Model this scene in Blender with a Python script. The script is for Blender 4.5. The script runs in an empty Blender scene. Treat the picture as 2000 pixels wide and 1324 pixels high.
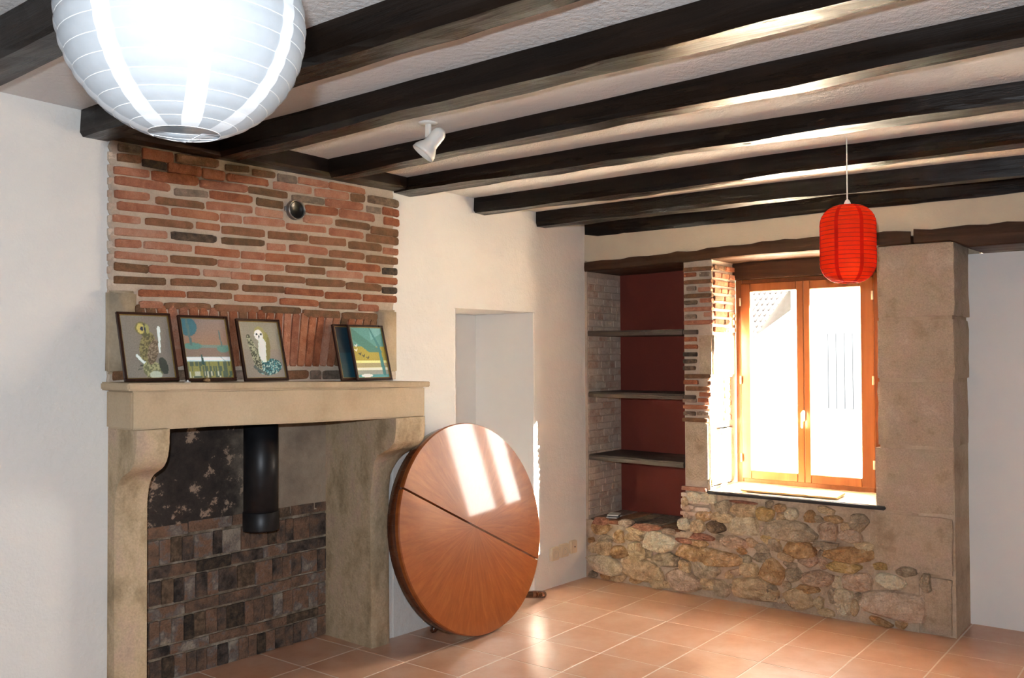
import bpy, bmesh, math, random
from mathutils import Vector, Matrix
random.seed(7)
SC = bpy.context.scene
COL = SC.collection

# ------------------------------------------------------------------ camera
cam_d = bpy.data.cameras.new('camera')
cam_d.sensor_fit = 'HORIZONTAL'
cam_d.sensor_width = 36.0
cam_d.lens = 1792.66 / 2000.0 * 36.0
cam_d.clip_start = 0.02
cam_d.clip_end = 300
cam = bpy.data.objects.new('camera', cam_d)
COL.objects.link(cam)
RIGHT = Vector((0.61013879, -0.79228211, -0.00443915))
UP = Vector((-0.01371741, -0.01616554, 0.99977523))
FWD = Vector((0.79217579, 0.60994076, 0.02073128))
CAM = Vector((-5.1011, -3.3189, 1.4409))
m = Matrix((RIGHT, UP, -FWD)).transposed().to_4x4()
m.translation = CAM
cam.matrix_world = m
SC.camera = cam

# ------------------------------------------------------------------ light and exposure
SC.view_settings.view_transform = 'Standard'
SC.view_settings.look = 'None'
SC.view_settings.gamma = 1.0
SC.view_settings.exposure = 0.27
SC.view_settings.use_curve_mapping = False
SC.cycles.use_denoising = True
SC.cycles.max_bounces = 8
SC.cycles.diffuse_bounces = 5
SC.cycles.use_adaptive_sampling = True
SC.cycles.adaptive_threshold = 0.03
SC.cycles.glossy_bounces = 4
SC.cycles.transparent_max_bounces = 12
SC.cycles.sample_clamp_indirect = 60.0
SC.cycles.caustics_reflective = False
SC.cycles.caustics_refractive = False

world = bpy.data.worlds.new('hazy_sky')
SC.world = world
world.use_nodes = True
bg = world.node_tree.nodes['Background']
bg.inputs['Color'].default_value = (1.0, 0.95, 0.865, 1)
bg.inputs['Strength'].default_value = 31.0

sun_d = bpy.data.lights.new('sun', 'SUN')
sun_d.energy = 500.0
sun_d.angle = math.radians(0.6)
sun_d.color = (1.0, 0.88, 0.71)
sun = bpy.data.objects.new('sun', sun_d)
COL.objects.link(sun)
sun.rotation_euler = Vector((-1.0, 1.85, -0.84)).to_track_quat('-Z', 'Y').to_euler()
sun.location = (12, -20, 12)

# the camera's own pop-up flash, a hand's breadth above the lens
fl_d = bpy.data.lights.new('camera_flash', 'SPOT')
fl_d.energy = 255.0
fl_d.color = (0.86, 0.93, 1.0)
fl_d.spot_size = math.radians(110)
fl_d.spot_blend = 0.6
fl_d.shadow_soft_size = 0.018
flash = bpy.data.objects.new('camera_flash', fl_d)
COL.objects.link(flash)
fm = m.copy()
fm.translation = CAM + UP * 0.115 - RIGHT * 0.045
flash.matrix_world = fm


def portal(name, loc, size_y, size_z, facing):
    # sampling guide for the sky light entering an opening (emits nothing itself)
    d = bpy.data.lights.new(name, 'AREA')
    d.shape = 'RECTANGLE'
    d.size = size_y
    d.size_y = size_z
    d.cycles.is_portal = True
    o = bpy.data.objects.new(name, d)
    COL.objects.link(o)
    o.rotation_euler = Vector(facing).to_track_quat('-Z', 'Z').to_euler()
    o.location = loc


portal('window_portal', (0.47, -1.38, 1.29), 1.0, 1.3, (-1, 0, 0))


# ------------------------------------------------------------------ material helpers
def ramp(nt, fac, stops):
    r = nt.nodes.new('ShaderNodeValToRGB')
    els = r.color_ramp.elements
    while len(els) < len(stops):
        els.new(0.5)
    for e, (p, c) in zip(els, stops):
        e.position = p
        e.color = (c[0], c[1], c[2], 1)
    nt.links.new(fac, r.inputs['Fac'])
    return r.outputs['Color']


def noise(nt, vec, scale, detail=4.0, rough=0.55, w=None, dist=0.0):
    n = nt.nodes.new('ShaderNodeTexNoise')
    n.inputs['Scale'].default_value = scale
    n.inputs['Detail'].default_value = detail
    n.inputs['Roughness'].default_value = rough
    n.inputs['Distortion'].default_value = dist
    if w is not None:
        n.noise_dimensions = '4D'
        nt.links.new(w, n.inputs['W'])
    nt.links.new(vec, n.inputs['Vector'])
    return n.outputs['Fac']


def mapping(nt, vec, scale=(1, 1, 1), rot=(0, 0, 0), loc=(0, 0, 0)):
    mp = nt.nodes.new('ShaderNodeMapping')
    mp.inputs['Scale'].default_value = scale
    mp.inputs['Rotation'].default_value = rot
    mp.inputs['Location'].default_value = loc
    nt.links.new(vec, mp.inputs['Vector'])
    return mp.outputs['Vector']


def mixc(nt, fac, a, b, mode='MIX'):
    x = nt.nodes.new('ShaderNodeMix')
    x.data_type = 'RGBA'
    x.blend_type = mode
    for sock, v in ((x.inputs[0], fac), (x.inputs[6], a), (x.inputs[7], b)):
        if isinstance(v, (int, float)):
            sock.default_value = v
        elif isinstance(v, (tuple, list)):
            sock.default_value = (v[0], v[1], v[2], 1)
        else:
            nt.links.new(v, sock)
    return x.outputs[2]


def math_node(nt, op, a, b=0.0, clamp=False):
    x = nt.nodes.new('ShaderNodeMath')
    x.operation = op
    x.use_clamp = clamp
    for sock, v in ((x.inputs[0], a), (x.inputs[1], b)):
        if isinstance(v, (int, float)):
            sock.default_value = v
        else:
            nt.links.new(v, sock)
    return x.outputs[0]


def base(name):
    mt = bpy.data.materials.new(name)
    mt.use_nodes = True
    nt = mt.node_tree
    bs = nt.nodes['Principled BSDF']
    tc = nt.nodes.new('ShaderNodeTexCoord')
    return mt, nt, bs, tc.outputs['Object']


def bump(nt, bs, height, strength, distance=0.01, prev=None):
    b = nt.nodes.new('ShaderNodeBump')
    b.inputs['Strength'].default_value = strength
    b.inputs['Distance'].default_value = distance
    nt.links.new(height, b.inputs['Height'])
    if prev is not None:
        nt.links.new(prev, b.inputs['Normal'])
    nt.links.new(b.outputs['Normal'], bs.inputs['Normal'])
    return b.outputs['Normal']


def simple(name, col, rough=0.6, metal=0.0, var=0.0, scale=20, bmp=0.0, bscale=80, spec=0.5, coat=0.0):
    mt, nt, bs, vec = base(name)
    bs.inputs['Roughness'].default_value = rough
    bs.inputs['Metallic'].default_value = metal
    bs.inputs['Specular IOR Level'].default_value = spec
    bs.inputs['Coat Weight'].default_value = coat
    bs.inputs['Coat Roughness'].default_value = 0.08
    n = noise(nt, vec, scale)
    lo = [max(0, c * (1 - var)) for c in col]
    hi = [min(1, c * (1 + var)) for c in col]
    nt.links.new(ramp(nt, n, [(0.3, lo), (0.7, hi)]), bs.inputs['Base Color'])
    if bmp:
        bump(nt, bs, noise(nt, vec, bscale), bmp, 0.005)
    return mt


def mottled(name, stops, scale=6, rough=0.85, bmp=0.4, bscale=60, bdist=0.006, rnd=0.0, fine=0.25, stretch=(1, 1, 1), spec=0.3):
    """stone, mortar, brick: a colour ramp over noise, speckle, fine relief; rnd varies it piece by piece"""
    mt, nt, bs, vec = base(name)
    vec = nt.nodes.new('ShaderNodeNewGeometry').outputs['Position']
    bs.inputs['Roughness'].default_value = rough
    bs.inputs['Specular IOR Level'].default_value = spec
    oi = nt.nodes.new('ShaderNodeObjectInfo')
    w = math_node(nt, 'MULTIPLY', oi.outputs['Random'], 37.0)
    v2 = mapping(nt, vec, stretch)
    n = noise(nt, v2, scale, 5, 0.6, w)
    if rnd:
        r = math_node(nt, 'SUBTRACT', oi.outputs['Random'], 0.5)
        n = math_node(nt, 'ADD', n, math_node(nt, 'MULTIPLY', r, rnd), True)
    c = ramp(nt, n, stops)
    sp = noise(nt, vec, bscale * 1.6, 3, 0.6, w)
    spc = ramp(nt, sp, [(0.3, (0.55, 0.55, 0.55)), (0.62, (1, 1, 1)), (0.8, (1.25, 1.22, 1.15))])
    c = mixc(nt, fine, c, mixc(nt, 1.0, c, spc, 'MULTIPLY'))
    nt.links.new(c, bs.inputs['Base Color'])
    h = math_node(nt, 'ADD', noise(nt, vec, bscale, 6, 0.65, w), math_node(nt, 'MULTIPLY', noise(nt, vec, bscale * 0.2, 3, 0.5, w), 2.0))
    bump(nt, bs, h, bmp, bdist)
    return mt


def plaster(name, col, strength=0.35, scale=70, tint=None, dist=0.008):
    mt, nt, bs, vec = base(name)
    bs.inputs['Roughness'].default_value = 0.92
    bs.inputs['Specular IOR Level'].default_value = 0.2
    n = noise(nt, vec, 1.3, 3)
    a = [c * 0.95 for c in col]
    nt.links.new(ramp(nt, n, [(0.3, a), (0.7, tint or col)]), bs.inputs['Base Color'])
    h = math_node(nt, 'ADD', noise(nt, vec, scale, 3, 0.6), math_node(nt, 'MULTIPLY', noise(nt, vec, scale * 0.28, 2, 0.5), 1.6))
    bump(nt, bs, h, strength, dist)
    return mt


def wood(name, dark, light, axis=1, rough=(0.3, 0.6), scale=9, bmp=0.25, coat=0.0, spec=0.5):
    mt, nt, bs, vec = base(name)
    st = [scale, scale, scale]
    st[axis] = scale * 0.07
    oi = nt.nodes.new('ShaderNodeObjectInfo')
    w = math_node(nt, 'MULTIPLY', oi.outputs['Random'], 23.0)
    v2 = mapping(nt, vec, st)
    g = noise(nt, v2, 1.4, 8, 0.66, w, 0.4)
    nt.links.new(ramp(nt, g, [(0.3, dark), (0.55, [0.5 * (a + b) for a, b in zip(dark, light)]), (0.78, light)]), bs.inputs['Base Color'])
    n2 = noise(nt, mapping(nt, vec, [s * 0.8 for s in st]), 1.1, 6, 0.6, w)
    rr = nt.nodes.new('ShaderNodeMapRange')
    rr.inputs['From Min'].default_value = 0.35
    rr.inputs['From Max'].default_value = 0.65
    rr.inputs['To Min'].default_value = rough[0]
    rr.inputs['To Max'].default_value = rough[1]
    nt.links.new(n2, rr.inputs['Value'])
    nt.links.new(rr.outputs['Result'], bs.inputs['Roughness'])
    bs.inputs['Specular IOR Level'].default_value = spec
    bs.inputs['Coat Weight'].default_value = coat
    bs.inputs['Coat Roughness'].default_value = 0.12
    bump(nt, bs, g, bmp, 0.006)
    return mt


def paper(name, col, trans):
    mt, nt, bs, vec = base(name)
    bs.inputs['Roughness'].default_value = 0.7
    bs.inputs['Specular IOR Level'].default_value = 0.2
    n = noise(nt, vec, 60, 3)
    c = ramp(nt, n, [(0.3, [x * 0.96 for x in col]), (0.7, col)])
    nt.links.new(c, bs.inputs['Base Color'])
    tr = nt.nodes.new('ShaderNodeBsdfTranslucent')
    nt.links.new(c, tr.inputs['Color'])
    mx = nt.nodes.new('ShaderNodeMixShader')
    mx.inputs[0].default_value = trans
    nt.links.new(bs.outputs[0], mx.inputs[1])
    nt.links.new(tr.outputs[0], mx.inputs[2])
    nt.links.new(mx.outputs[0], nt.nodes['Material Output'].inputs['Surface'])
    bump(nt, bs, noise(nt, vec, 45, 3), 0.15, 0.004)
    return mt


def glass(name):
    mt = bpy.data.materials.new(name)
    mt.use_nodes = True
    nt = mt.node_tree
    nt.nodes.remove(nt.nodes['Principled BSDF'])
    t = nt.nodes.new('ShaderNodeBsdfTransparent')
    t.inputs['Color'].default_value = (0.97, 0.985, 0.98, 1)
    g = nt.nodes.new('ShaderNodeBsdfGlossy')
    g.inputs['Roughness'].default_value = 0.02
    f = nt.nodes.new('ShaderNodeFresnel')
    f.inputs['IOR'].default_value = 1.45
    mx = nt.nodes.new('ShaderNodeMixShader')
    ge = nt.nodes.new('ShaderNodeNewGeometry')
    front = math_node(nt, 'SUBTRACT', 1.0, ge.outputs['Backfacing'])
    nt.links.new(math_node(nt, 'MULTIPLY', f.outputs[0], front), mx.inputs[0])
    nt.links.new(t.outputs[0], mx.inputs[1])
    nt.links.new(g.outputs[0], mx.inputs[2])
    nt.links.new(mx.outputs[0], nt.nodes['Material Output'].inputs['Surface'])
    return mt


# ------------------------------------------------------------------ mesh helpers
def tag(o, label=None, cat=None, group=None, kind=None):
    for k, v in (('label', label), ('category', cat), ('group', group), ('kind', kind)):
        if v:
            o[k] = v
    return o


def from_data(name, verts, faces, mat, parent=None, smooth=False, loc=None, rot=None):
    me = bpy.data.meshes.new(name)
    me.from_pydata([tuple(v) for v in verts], [], faces)
    me.update()
    if smooth:
        for p in me.polygons:
            p.use_smooth = True
    if mat:
        me.materials.append(mat)
    return from_mesh(name, me, parent, loc, rot)


def from_mesh(name, me, parent=None, loc=None, rot=None, scale=None):
    o = bpy.data.objects.new(name, me)
    COL.objects.link(o)
    if parent:
        o.parent = parent
    if loc is not None:
        o.location = loc
    if rot is not None:
        o.rotation_euler = rot
    if scale is not None:
        o.scale = scale
    return o


def from_bm(name, bm, mat, parent=None, smooth=False, loc=None, rot=None):
    bmesh.ops.recalc_face_normals(bm, faces=bm.faces[:])
    me = bpy.data.meshes.new(name)
    bm.to_mesh(me)
    bm.free()
    if smooth:
        for p in me.polygons:
            p.use_smooth = True
    if mat:
        me.materials.append(mat)
    return from_mesh(name, me, parent, loc, rot)


def empty(name, loc=(0, 0, 0), rotz=0.0):
    o = bpy.data.objects.new(name, None)
    o.empty_display_size = 0.1
    COL.objects.link(o)
    o.location = loc
    o.rotation_euler = (0, 0, rotz)
    return o


def add_box(bm, lo, hi, bevel=0.0, seg=1):
    c = [(a + b) / 2 for a, b in zip(lo, hi)]
    s = [abs(b - a) for a, b in zip(lo, hi)]
    r = bmesh.ops.create_cube(bm, size=1.0, matrix=Matrix.Translation(c) @ Matrix.Diagonal((s[0], s[1], s[2], 1)))
    if bevel:
        vs = set(r['verts'])
        es = [e for e in bm.edges if e.verts[0] in vs and e.verts[1] in vs]
        bmesh.ops.bevel(bm, geom=es, offset=bevel, segments=seg, affect='EDGES')
    return r


def box(name, lo, hi, mat, parent=None, bevel=0.0, seg=2, loc=None, rot=None):
    bm = bmesh.new()
    add_box(bm, lo, hi, bevel, seg)
    return from_bm(name, bm, mat, parent, False, loc, rot)


def add_tube(bm, pts, rad, n=8, cap=True):
    pts = [Vector(p) for p in pts]
    rs = rad if isinstance(rad, (list, tuple)) else [rad] * len(pts)
    rings = []
    ref = Vector((0.13, 0.31, 0.94))
    for i, p in enumerate(pts):
        t = (pts[min(i + 1, len(pts) - 1)] - pts[max(i - 1, 0)]).normalized()
        a = t.cross(ref)
        if a.length < 0.05:
            a = t.cross(Vector((1, 0, 0)))
        a.normalize()
        b = t.cross(a)
        rings.append([bm.verts.new(p + rs[i] * (math.cos(k * 2 * math.pi / n) * a + math.sin(k * 2 * math.pi / n) * b)) for k in range(n)])
    for r0, r1 in zip(rings, rings[1:]):
        for k in range(n):
            bm.faces.new((r0[k], r0[(k + 1) % n], r1[(k + 1) % n], r1[k]))
    if cap:
        bm.faces.new(list(reversed(rings[0])))
        bm.faces.new(rings[-1])


def tube(name, pts, rad, mat, parent=None, n=8, smooth=True, loc=None, cap=True):
    bm = bmesh.new()
    add_tube(bm, pts, rad, n, cap)
    return from_bm(name, bm, mat, parent, smooth, loc)


def add_lathe(bm, prof, n=32, close_ends=(False, False)):
    rings = []
    for r, z in prof:
        rings.append([bm.verts.new((r * math.cos(k * 2 * math.pi / n), r * math.sin(k * 2 * math.pi / n), z)) for k in range(n)])
    for r0, r1 in zip(rings, rings[1:]):
        for k in range(n):
            bm.faces.new((r0[k], r0[(k + 1) % n], r1[(k + 1) % n], r1[k]))
    if close_ends[0]:
        bm.faces.new(list(reversed(rings[0])))
    if close_ends[1]:
        bm.faces.new(rings[-1])


def lathe(name, prof, mat, parent=None, n=32, ends=(False, False), smooth=True, loc=None, rot=None):
    bm = bmesh.new()
    add_lathe(bm, prof, n, ends)
    return from_bm(name, bm, mat, parent, smooth, loc, rot)


# unit brick meshes (1 x 1 x 1, worn corners), shared by every brick of a kind
def unit_brick(seed, round_x=0.10, round_z=0.25, jit=1.0):
    rnd = random.Random(seed)
    prof = []
    n = 4
    for (sx, sz, a0) in ((1, 1, 0), (-1, 1, 90), (-1, -1, 180), (1, -1, 270)):
        rx = round_x * rnd.uniform(0.5, 1.5)
        rz = round_z * rnd.uniform(0.5, 1.4)
        for k in range(n):
            a = math.radians(a0 + 90 * k / (n - 1))
            prof.append((sx * (0.5 - rx) + rx * math.cos(a) + rnd.uniform(-.008, .008) * jit, sz * (0.5 - rz) + rz * math.sin(a) + rnd.uniform(-.04, .04) * jit))
    v, f = [], []
    N = len(prof)
    for y, k in ((0.5, 1.0), (-0.30, 1.0), (-0.5, 1 - 0.07 * jit)):
        for (x, z) in prof:
            kx = 1 - (1 - k) * 0.45
            v.append((x * kx, y + rnd.uniform(-.05, .05) * (y < 0), z * k))
    for j in range(2):
        for i in range(N):
            f.append((j * N + i, (j + 1) * N + i, (j + 1) * N + (i + 1) % N, j * N + (i + 1) % N))
    f.append(tuple(2 * N + i for i in reversed(range(N))))
    f.append(tuple(range(N)))
    me = bpy.data.meshes.new('brick')
    me.from_pydata(v, [], f)
    me.validate()
    bm = bmesh.new()
    bm.from_mesh(me)
    bmesh.ops.recalc_face_normals(bm, faces=bm.faces[:])
    bm.to_mesh(me)
    bm.free()
    return me


UNIT = [unit_brick(s) for s in range(6)] + [unit_brick(s, 0.04, 0.06, 0.35) for s in range(6)]
_bc = {}


def brick_mesh(mat, i):
    k = (mat.name, i)
    if k not in _bc:
        me = UNIT[i].copy()
        me.materials.append(mat)
        _bc[k] = me
    return _bc[k]


def brick(parent, mat, c, size, rot=(0, 0, 0), name='brick', square=False):
    """front of the brick looks along -y of its parent; c is its centre, size = (length, depth, height)"""
    return from_mesh(name, brick_mesh(mat, random.randrange(6) + (6 if square else 0)), parent, c, rot, size)


XA = math.radians(-2.753)          # the fireplace wall is not quite square to the window wall
CXA, SXA = math.cos(XA), math.sin(XA)


def FW(s, d, z):
    """point on the fireplace wall: s along it, d out of it into the room"""
    return Vector((CXA * s + SXA * d, SXA * s - CXA * d, z))


def ceil_z(x):
    return 2.333 - 0.0229 * x


# ------------------------------------------------------------------ materials
M = {}
M['white_plaster'] = plaster('white_plaster', (0.80, 0.79, 0.76), 0.32, 85)
M['smooth_plaster'] = plaster('smooth_plaster', (0.85, 0.84, 0.815), 0.08, 40)
M['ceiling_plaster'] = plaster('ceiling_plaster', (0.70, 0.705, 0.71), 0.45, 170)
M['band_plaster'] = plaster('band_plaster', (0.64, 0.555, 0.415), 0.25, 120)
M['maroon'] = plaster('maroon_paint', (0.19, 0.042, 0.030), 0.06, 40)
M['beam'] = wood('dark_beam', (0.0035, 0.0022, 0.0016), (0.017, 0.009, 0.005), 1, (0.14, 0.5), 16, 0.7, 0.0, 0.26)
M['header'] = wood('dark_header', (0.006, 0.0035, 0.0025), (0.028, 0.014, 0.008), 0, (0.35, 0.6), 10, 0.4, 0.0, 0.3)
M['lintel'] = wood('lintel_oak', (0.022, 0.009, 0.004), (0.105, 0.045, 0.018), 1, (0.45, 0.7), 10, 0.6, 0.0, 0.3)
M['shelfwood'] = wood('shelf_wood', (0.035, 0.024, 0.018), (0.12, 0.085, 0.062), 1, (0.5, 0.8), 14, 0.7)
M['window_wood'] = wood('window_wood', (0.20, 0.062, 0.016), (0.36, 0.13, 0.04), 2, (0.3, 0.42), 12, 0.1)
M['mortar'] = mottled('lime_mortar', [(0.3, (0.42, 0.33, 0.255)), (0.5, (0.54, 0.44, 0.345)), (0.7, (0.63, 0.525, 0.42))], 5, 0.95, 0.7, 90, 0.006)
M['rubble_mortar'] = mottled('rubble_mortar', [(0.3, (0.38, 0.28, 0.19)), (0.5, (0.54, 0.425, 0.305)), (0.7, (0.66, 0.545, 0.41))], 5, 0.95, 0.8, 50, 0.012)
M['brick_s'] = mottled('salmon_brick', [(0.25, (0.33, 0.125, 0.072)), (0.5, (0.46, 0.195, 0.115)), (0.75, (0.54, 0.30, 0.205))], 22, 0.92, 0.9, 140, 0.008, 0.4, 0.5)
M['brick_o'] = mottled('orange_brick', [(0.25, (0.25, 0.085, 0.04)), (0.5, (0.40, 0.14, 0.066)), (0.75, (0.48, 0.21, 0.115))], 22, 0.92, 0.9, 140, 0.008, 0.4, 0.5)
M['brick_b'] = mottled('brown_brick', [(0.25, (0.14, 0.085, 0.045)), (0.5, (0.235, 0.12, 0.06)), (0.75, (0.35, 0.155, 0.085))], 22, 0.92, 0.9, 140, 0.008, 0.35, 0.5)
M['brick_d'] = mottled('burnt_brick', [(0.3, (0.045, 0.036, 0.03)), (0.55, (0.13, 0.09, 0.06)), (0.75, (0.26, 0.17, 0.11))], 40, 0.92, 0.9, 140, 0.008, 0.3, 0.5)
M['brick_g'] = mottled('grey_brick', [(0.3, (0.15, 0.115, 0.085)), (0.55, (0.27, 0.20, 0.15)), (0.75, (0.38, 0.26, 0.2))], 40, 0.92, 0.9, 140, 0.008, 0.3, 0.5)
M['brick_w'] = mottled('limewashed_brick', [(0.25, (0.52, 0.34, 0.25)), (0.45, (0.65, 0.53, 0.42)), (0.6, (0.71, 0.60, 0.49)), (0.8, (0.60, 0.52, 0.43))], 20, 0.95, 0.7, 130, 0.006, 0.3, 0.3)
M['soot_brick'] = mottled('sooty_firebrick', [(0.22, (0.045, 0.037, 0.033)), (0.34, (0.13, 0.097, 0.080)), (0.46, (0.235, 0.145, 0.098)), (0.56, (0.31, 0.18, 0.118)), (0.64, (0.24, 0.20, 0.18)), (0.74, (0.46, 0.39, 0.31))], 12, 0.92, 1.0, 90, 0.012, 0.4, 0.55)
M['limestone'] = mottled('limestone', [(0.25, (0.40, 0.30, 0.19)), (0.5, (0.54, 0.425, 0.285)), (0.75, (0.61, 0.50, 0.36))], 3.2, 0.85, 0.3, 70, 0.004, 0.0, 0.2)
M['limestone_jamb'] = mottled('limestone_jamb', [(0.28, (0.28, 0.21, 0.125)), (0.42, (0.45, 0.345, 0.215)), (0.54, (0.58, 0.455, 0.30)), (0.64, (0.59, 0.44, 0.32)), (0.78, (0.48, 0.36, 0.27))], 8.5, 0.88, 0.7, 70, 0.006, 0.0, 0.45, (1.0, 1.0, 0.55))
M['block'] = mottled('dressed_block', [(0.26, (0.36, 0.265, 0.175)), (0.40, (0.48, 0.37, 0.255)), (0.52, (0.57, 0.455, 0.33)), (0.62, (0.57, 0.44, 0.335)), (0.76, (0.66, 0.54, 0.42))], 9.0, 0.92, 1.0, 85, 0.012, 0.15, 0.5)
for k, a, b, c in (('t', (0.30, 0.20, 0.11), (0.48, 0.36, 0.22), (0.60, 0.48, 0.33)), ('w', (0.42, 0.33, 0.21), (0.58, 0.48, 0.34), (0.68, 0.58, 0.45)),
                   ('g', (0.17, 0.13, 0.085), (0.34, 0.27, 0.185), (0.48, 0.40, 0.29)), ('p', (0.27, 0.175, 0.11), (0.45, 0.33, 0.235), (0.58, 0.46, 0.36)),
                   ('o', (0.20, 0.105, 0.04), (0.40, 0.25, 0.12), (0.55, 0.41, 0.26)), ('y', (0.26, 0.17, 0.06), (0.45, 0.32, 0.14), (0.55, 0.44, 0.27)),
                   ('r', (0.22, 0.095, 0.055), (0.37, 0.175, 0.11), (0.46, 0.27, 0.18)), ('d', (0.07, 0.05, 0.035), (0.22, 0.15, 0.09), (0.40, 0.28, 0.18))):
    a, b, c = [tuple(min(0.82, q * 1.45) for q in col) for col in (a, b, c)]
    M['stone_' + k] = mottled('rubble_stone_' + k, [(0.24, a), (0.5, b), (0.74, c)], 20, 0.94, 0.9, 70, 0.024, 0.15, 0.55)
M['tile'] = None
BREAST = [
    (-3.132,2.288,0.096,0.025,0.074,'d'),(-3.01,2.281,0.138,0.04,0.015,'o'),(-2.83,2.287,0.204,0.033,0.04,'b'),(-2.637,2.285,0.122,0.024,0.126,'b'),
    (-3.132,2.249,0.101,0.028,0.07,'b'),(-3.024,2.241,0.109,0.027,-0.017,'d'),(-2.891,2.242,0.155,0.037,0.028,'o'),(-2.753,2.24,0.113,0.037,-0.028,'o'),
    (-3.121,2.196,0.151,0.028,0.049,'s'),(-2.931,2.197,0.213,0.036,0.025,'o'),(-2.701,2.196,0.239,0.03,0.048,'s'),(-3.074,2.155,0.239,0.03,0.004,'s'),
    (-2.859,2.146,0.157,0.025,0.092,'g'),(-2.665,2.154,0.215,0.031,0.012,'o'),(-3.119,2.101,0.148,0.028,0.048,'s'),(-2.908,2.098,0.222,0.026,0.024,'b'),
    (-2.673,2.107,0.23,0.031,0.041,'s'),(-3.071,2.056,0.221,0.028,0.022,'s'),(-2.839,2.058,0.223,0.03,0.013,'o'),(-2.667,2.059,0.107,0.031,0.05,'s'),
    (-3.141,2.003,0.116,0.026,0.006,'s'),(-2.958,2.006,0.214,0.026,0.026,'b'),(-2.78,2.013,0.112,0.025,0.003,'o'),(-2.582,2.242,0.217,0.028,0.026,'o'),
    (-2.495,2.064,0.219,0.03,0.054,'s'),(-2.498,2.282,0.123,0.026,0.036,'b'),(-2.372,2.278,0.109,0.031,0.047,'g'),(-2.221,2.282,0.178,0.028,-0.012,'s'),
    (-2.014,2.283,0.228,0.027,-0.021,'o'),(-2.341,2.24,0.216,0.032,0.005,'s'),(-2.109,2.241,0.211,0.034,0.044,'s'),(-1.948,2.244,0.092,0.033,0.025,'b'),
    (-1.779,2.248,0.212,0.034,-0.013,'d'),(-2.474,2.2,0.21,0.028,-0.008,'b'),(-2.251,2.196,0.192,0.027,0.033,'g'),(-2.032,2.2,0.238,0.034,0.021,'s'),
    (-1.844,2.197,0.097,0.027,-0.001,'g'),(-1.729,2.2,0.112,0.032,-0.043,'o'),(-2.467,2.152,0.145,0.03,-0.02,'b'),(-2.17,2.155,0.197,0.033,0.035,'o'),
    (-1.953,2.156,0.227,0.035,-0.012,'s'),(-1.725,2.15,0.104,0.032,-0.044,'o'),(-2.469,2.107,0.149,0.03,-0.036,'s'),(-2.195,2.106,0.173,0.031,0.037,'s'),
    (-1.98,2.106,0.22,0.029,0.003,'b'),(-3.08,1.954,0.225,0.027,0.045,'s'),(-2.844,1.959,0.213,0.029,0.005,'d'),(-3.135,1.906,0.108,0.028,0.049,'s'),
    (-2.963,1.909,0.215,0.027,0.008,'s'),(-2.733,1.907,0.217,0.03,0.0,'o'),(-3.079,1.858,0.225,0.025,-0.002,'s'),(-2.844,1.86,0.218,0.028,0.01,'b'),
    (-2.675,1.858,0.113,0.027,-0.015,'s'),(-3.122,1.81,0.143,0.028,-0.037,'b'),(-2.932,1.812,0.23,0.027,0.014,'s'),(-2.736,1.813,0.131,0.025,0.016,'s'),
    (-2.619,1.811,0.096,0.027,0.012,'s'),(-3.084,1.761,0.221,0.026,0.04,'b'),(-2.845,1.766,0.216,0.026,0.044,'b'),(-2.676,1.759,0.088,0.025,0.018,'b'),
    (-2.987,1.713,0.208,0.024,0.035,'o'),(-2.769,1.716,0.217,0.025,0.018,'b'),(-3.038,1.664,0.103,0.025,0.026,'s'),(-2.874,1.665,0.216,0.024,0.04,'b'),
    (-2.603,2.008,0.223,0.031,0.017,'b'),(-2.604,1.962,0.22,0.026,0.047,'b'),(-2.556,1.906,0.121,0.028,0.025,'s'),(-2.501,1.858,0.227,0.026,0.026,'s'),
    (-2.534,1.807,0.063,0.023,0.009,'o'),(-2.499,1.759,0.223,0.026,0.023,'b'),(-2.539,1.712,0.223,0.026,0.008,'o'),(-2.638,1.665,0.223,0.025,0.0,'b'),
    (-2.262,2.06,0.231,0.026,0.042,'s'),(-2.02,2.059,0.215,0.03,-0.006,'s'),(-1.772,2.094,0.186,0.034,-0.005,'b'),(-1.786,2.052,0.219,0.034,-0.004,'b'),
    (-2.366,2.012,0.223,0.03,0.058,'b'),(-2.135,2.01,0.223,0.032,0.044,'b'),(-1.9,2.006,0.219,0.033,0.028,'b'),(-1.731,1.996,0.103,0.028,0.009,'s'),
    (-2.432,1.955,0.1,0.027,0.054,'s'),(-2.249,1.958,0.223,0.031,0.013,'s'),(-2.017,1.953,0.222,0.03,0.023,'b'),(-1.787,1.946,0.216,0.034,0.005,'b'),
    (-2.381,1.908,0.217,0.032,0.047,'o'),(-2.138,1.906,0.22,0.03,0.017,'b'),(-1.909,1.899,0.22,0.031,0.02,'o'),(-1.736,1.891,0.103,0.03,0.05,'d'),
    (-2.266,1.861,0.23,0.029,0.023,'b'),(-2.03,1.854,0.228,0.028,0.041,'s'),(-1.795,1.842,0.221,0.03,0.008,'o'),(-2.379,1.811,0.221,0.027,0.022,'b'),
    (-2.146,1.807,0.236,0.03,0.02,'b'),(-1.909,1.801,0.23,0.031,0.006,'b'),(-1.738,1.792,0.101,0.028,0.014,'d'),(-2.274,1.757,0.223,0.027,-0.013,'o'),
    (-2.039,1.75,0.227,0.028,0.032,'o'),(-1.802,1.748,0.228,0.03,0.012,'o'),(-2.303,1.706,0.221,0.027,-0.006,'o'),(-2.07,1.7,0.235,0.028,0.0,'b'),
    (-1.88,1.696,0.131,0.029,0.024,'s'),(-2.403,1.666,0.217,0.027,0.004,'b'),(-2.174,1.656,0.224,0.031,0.001,'b'),(-1.936,1.653,0.233,0.029,0.015,'b'),
]
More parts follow.
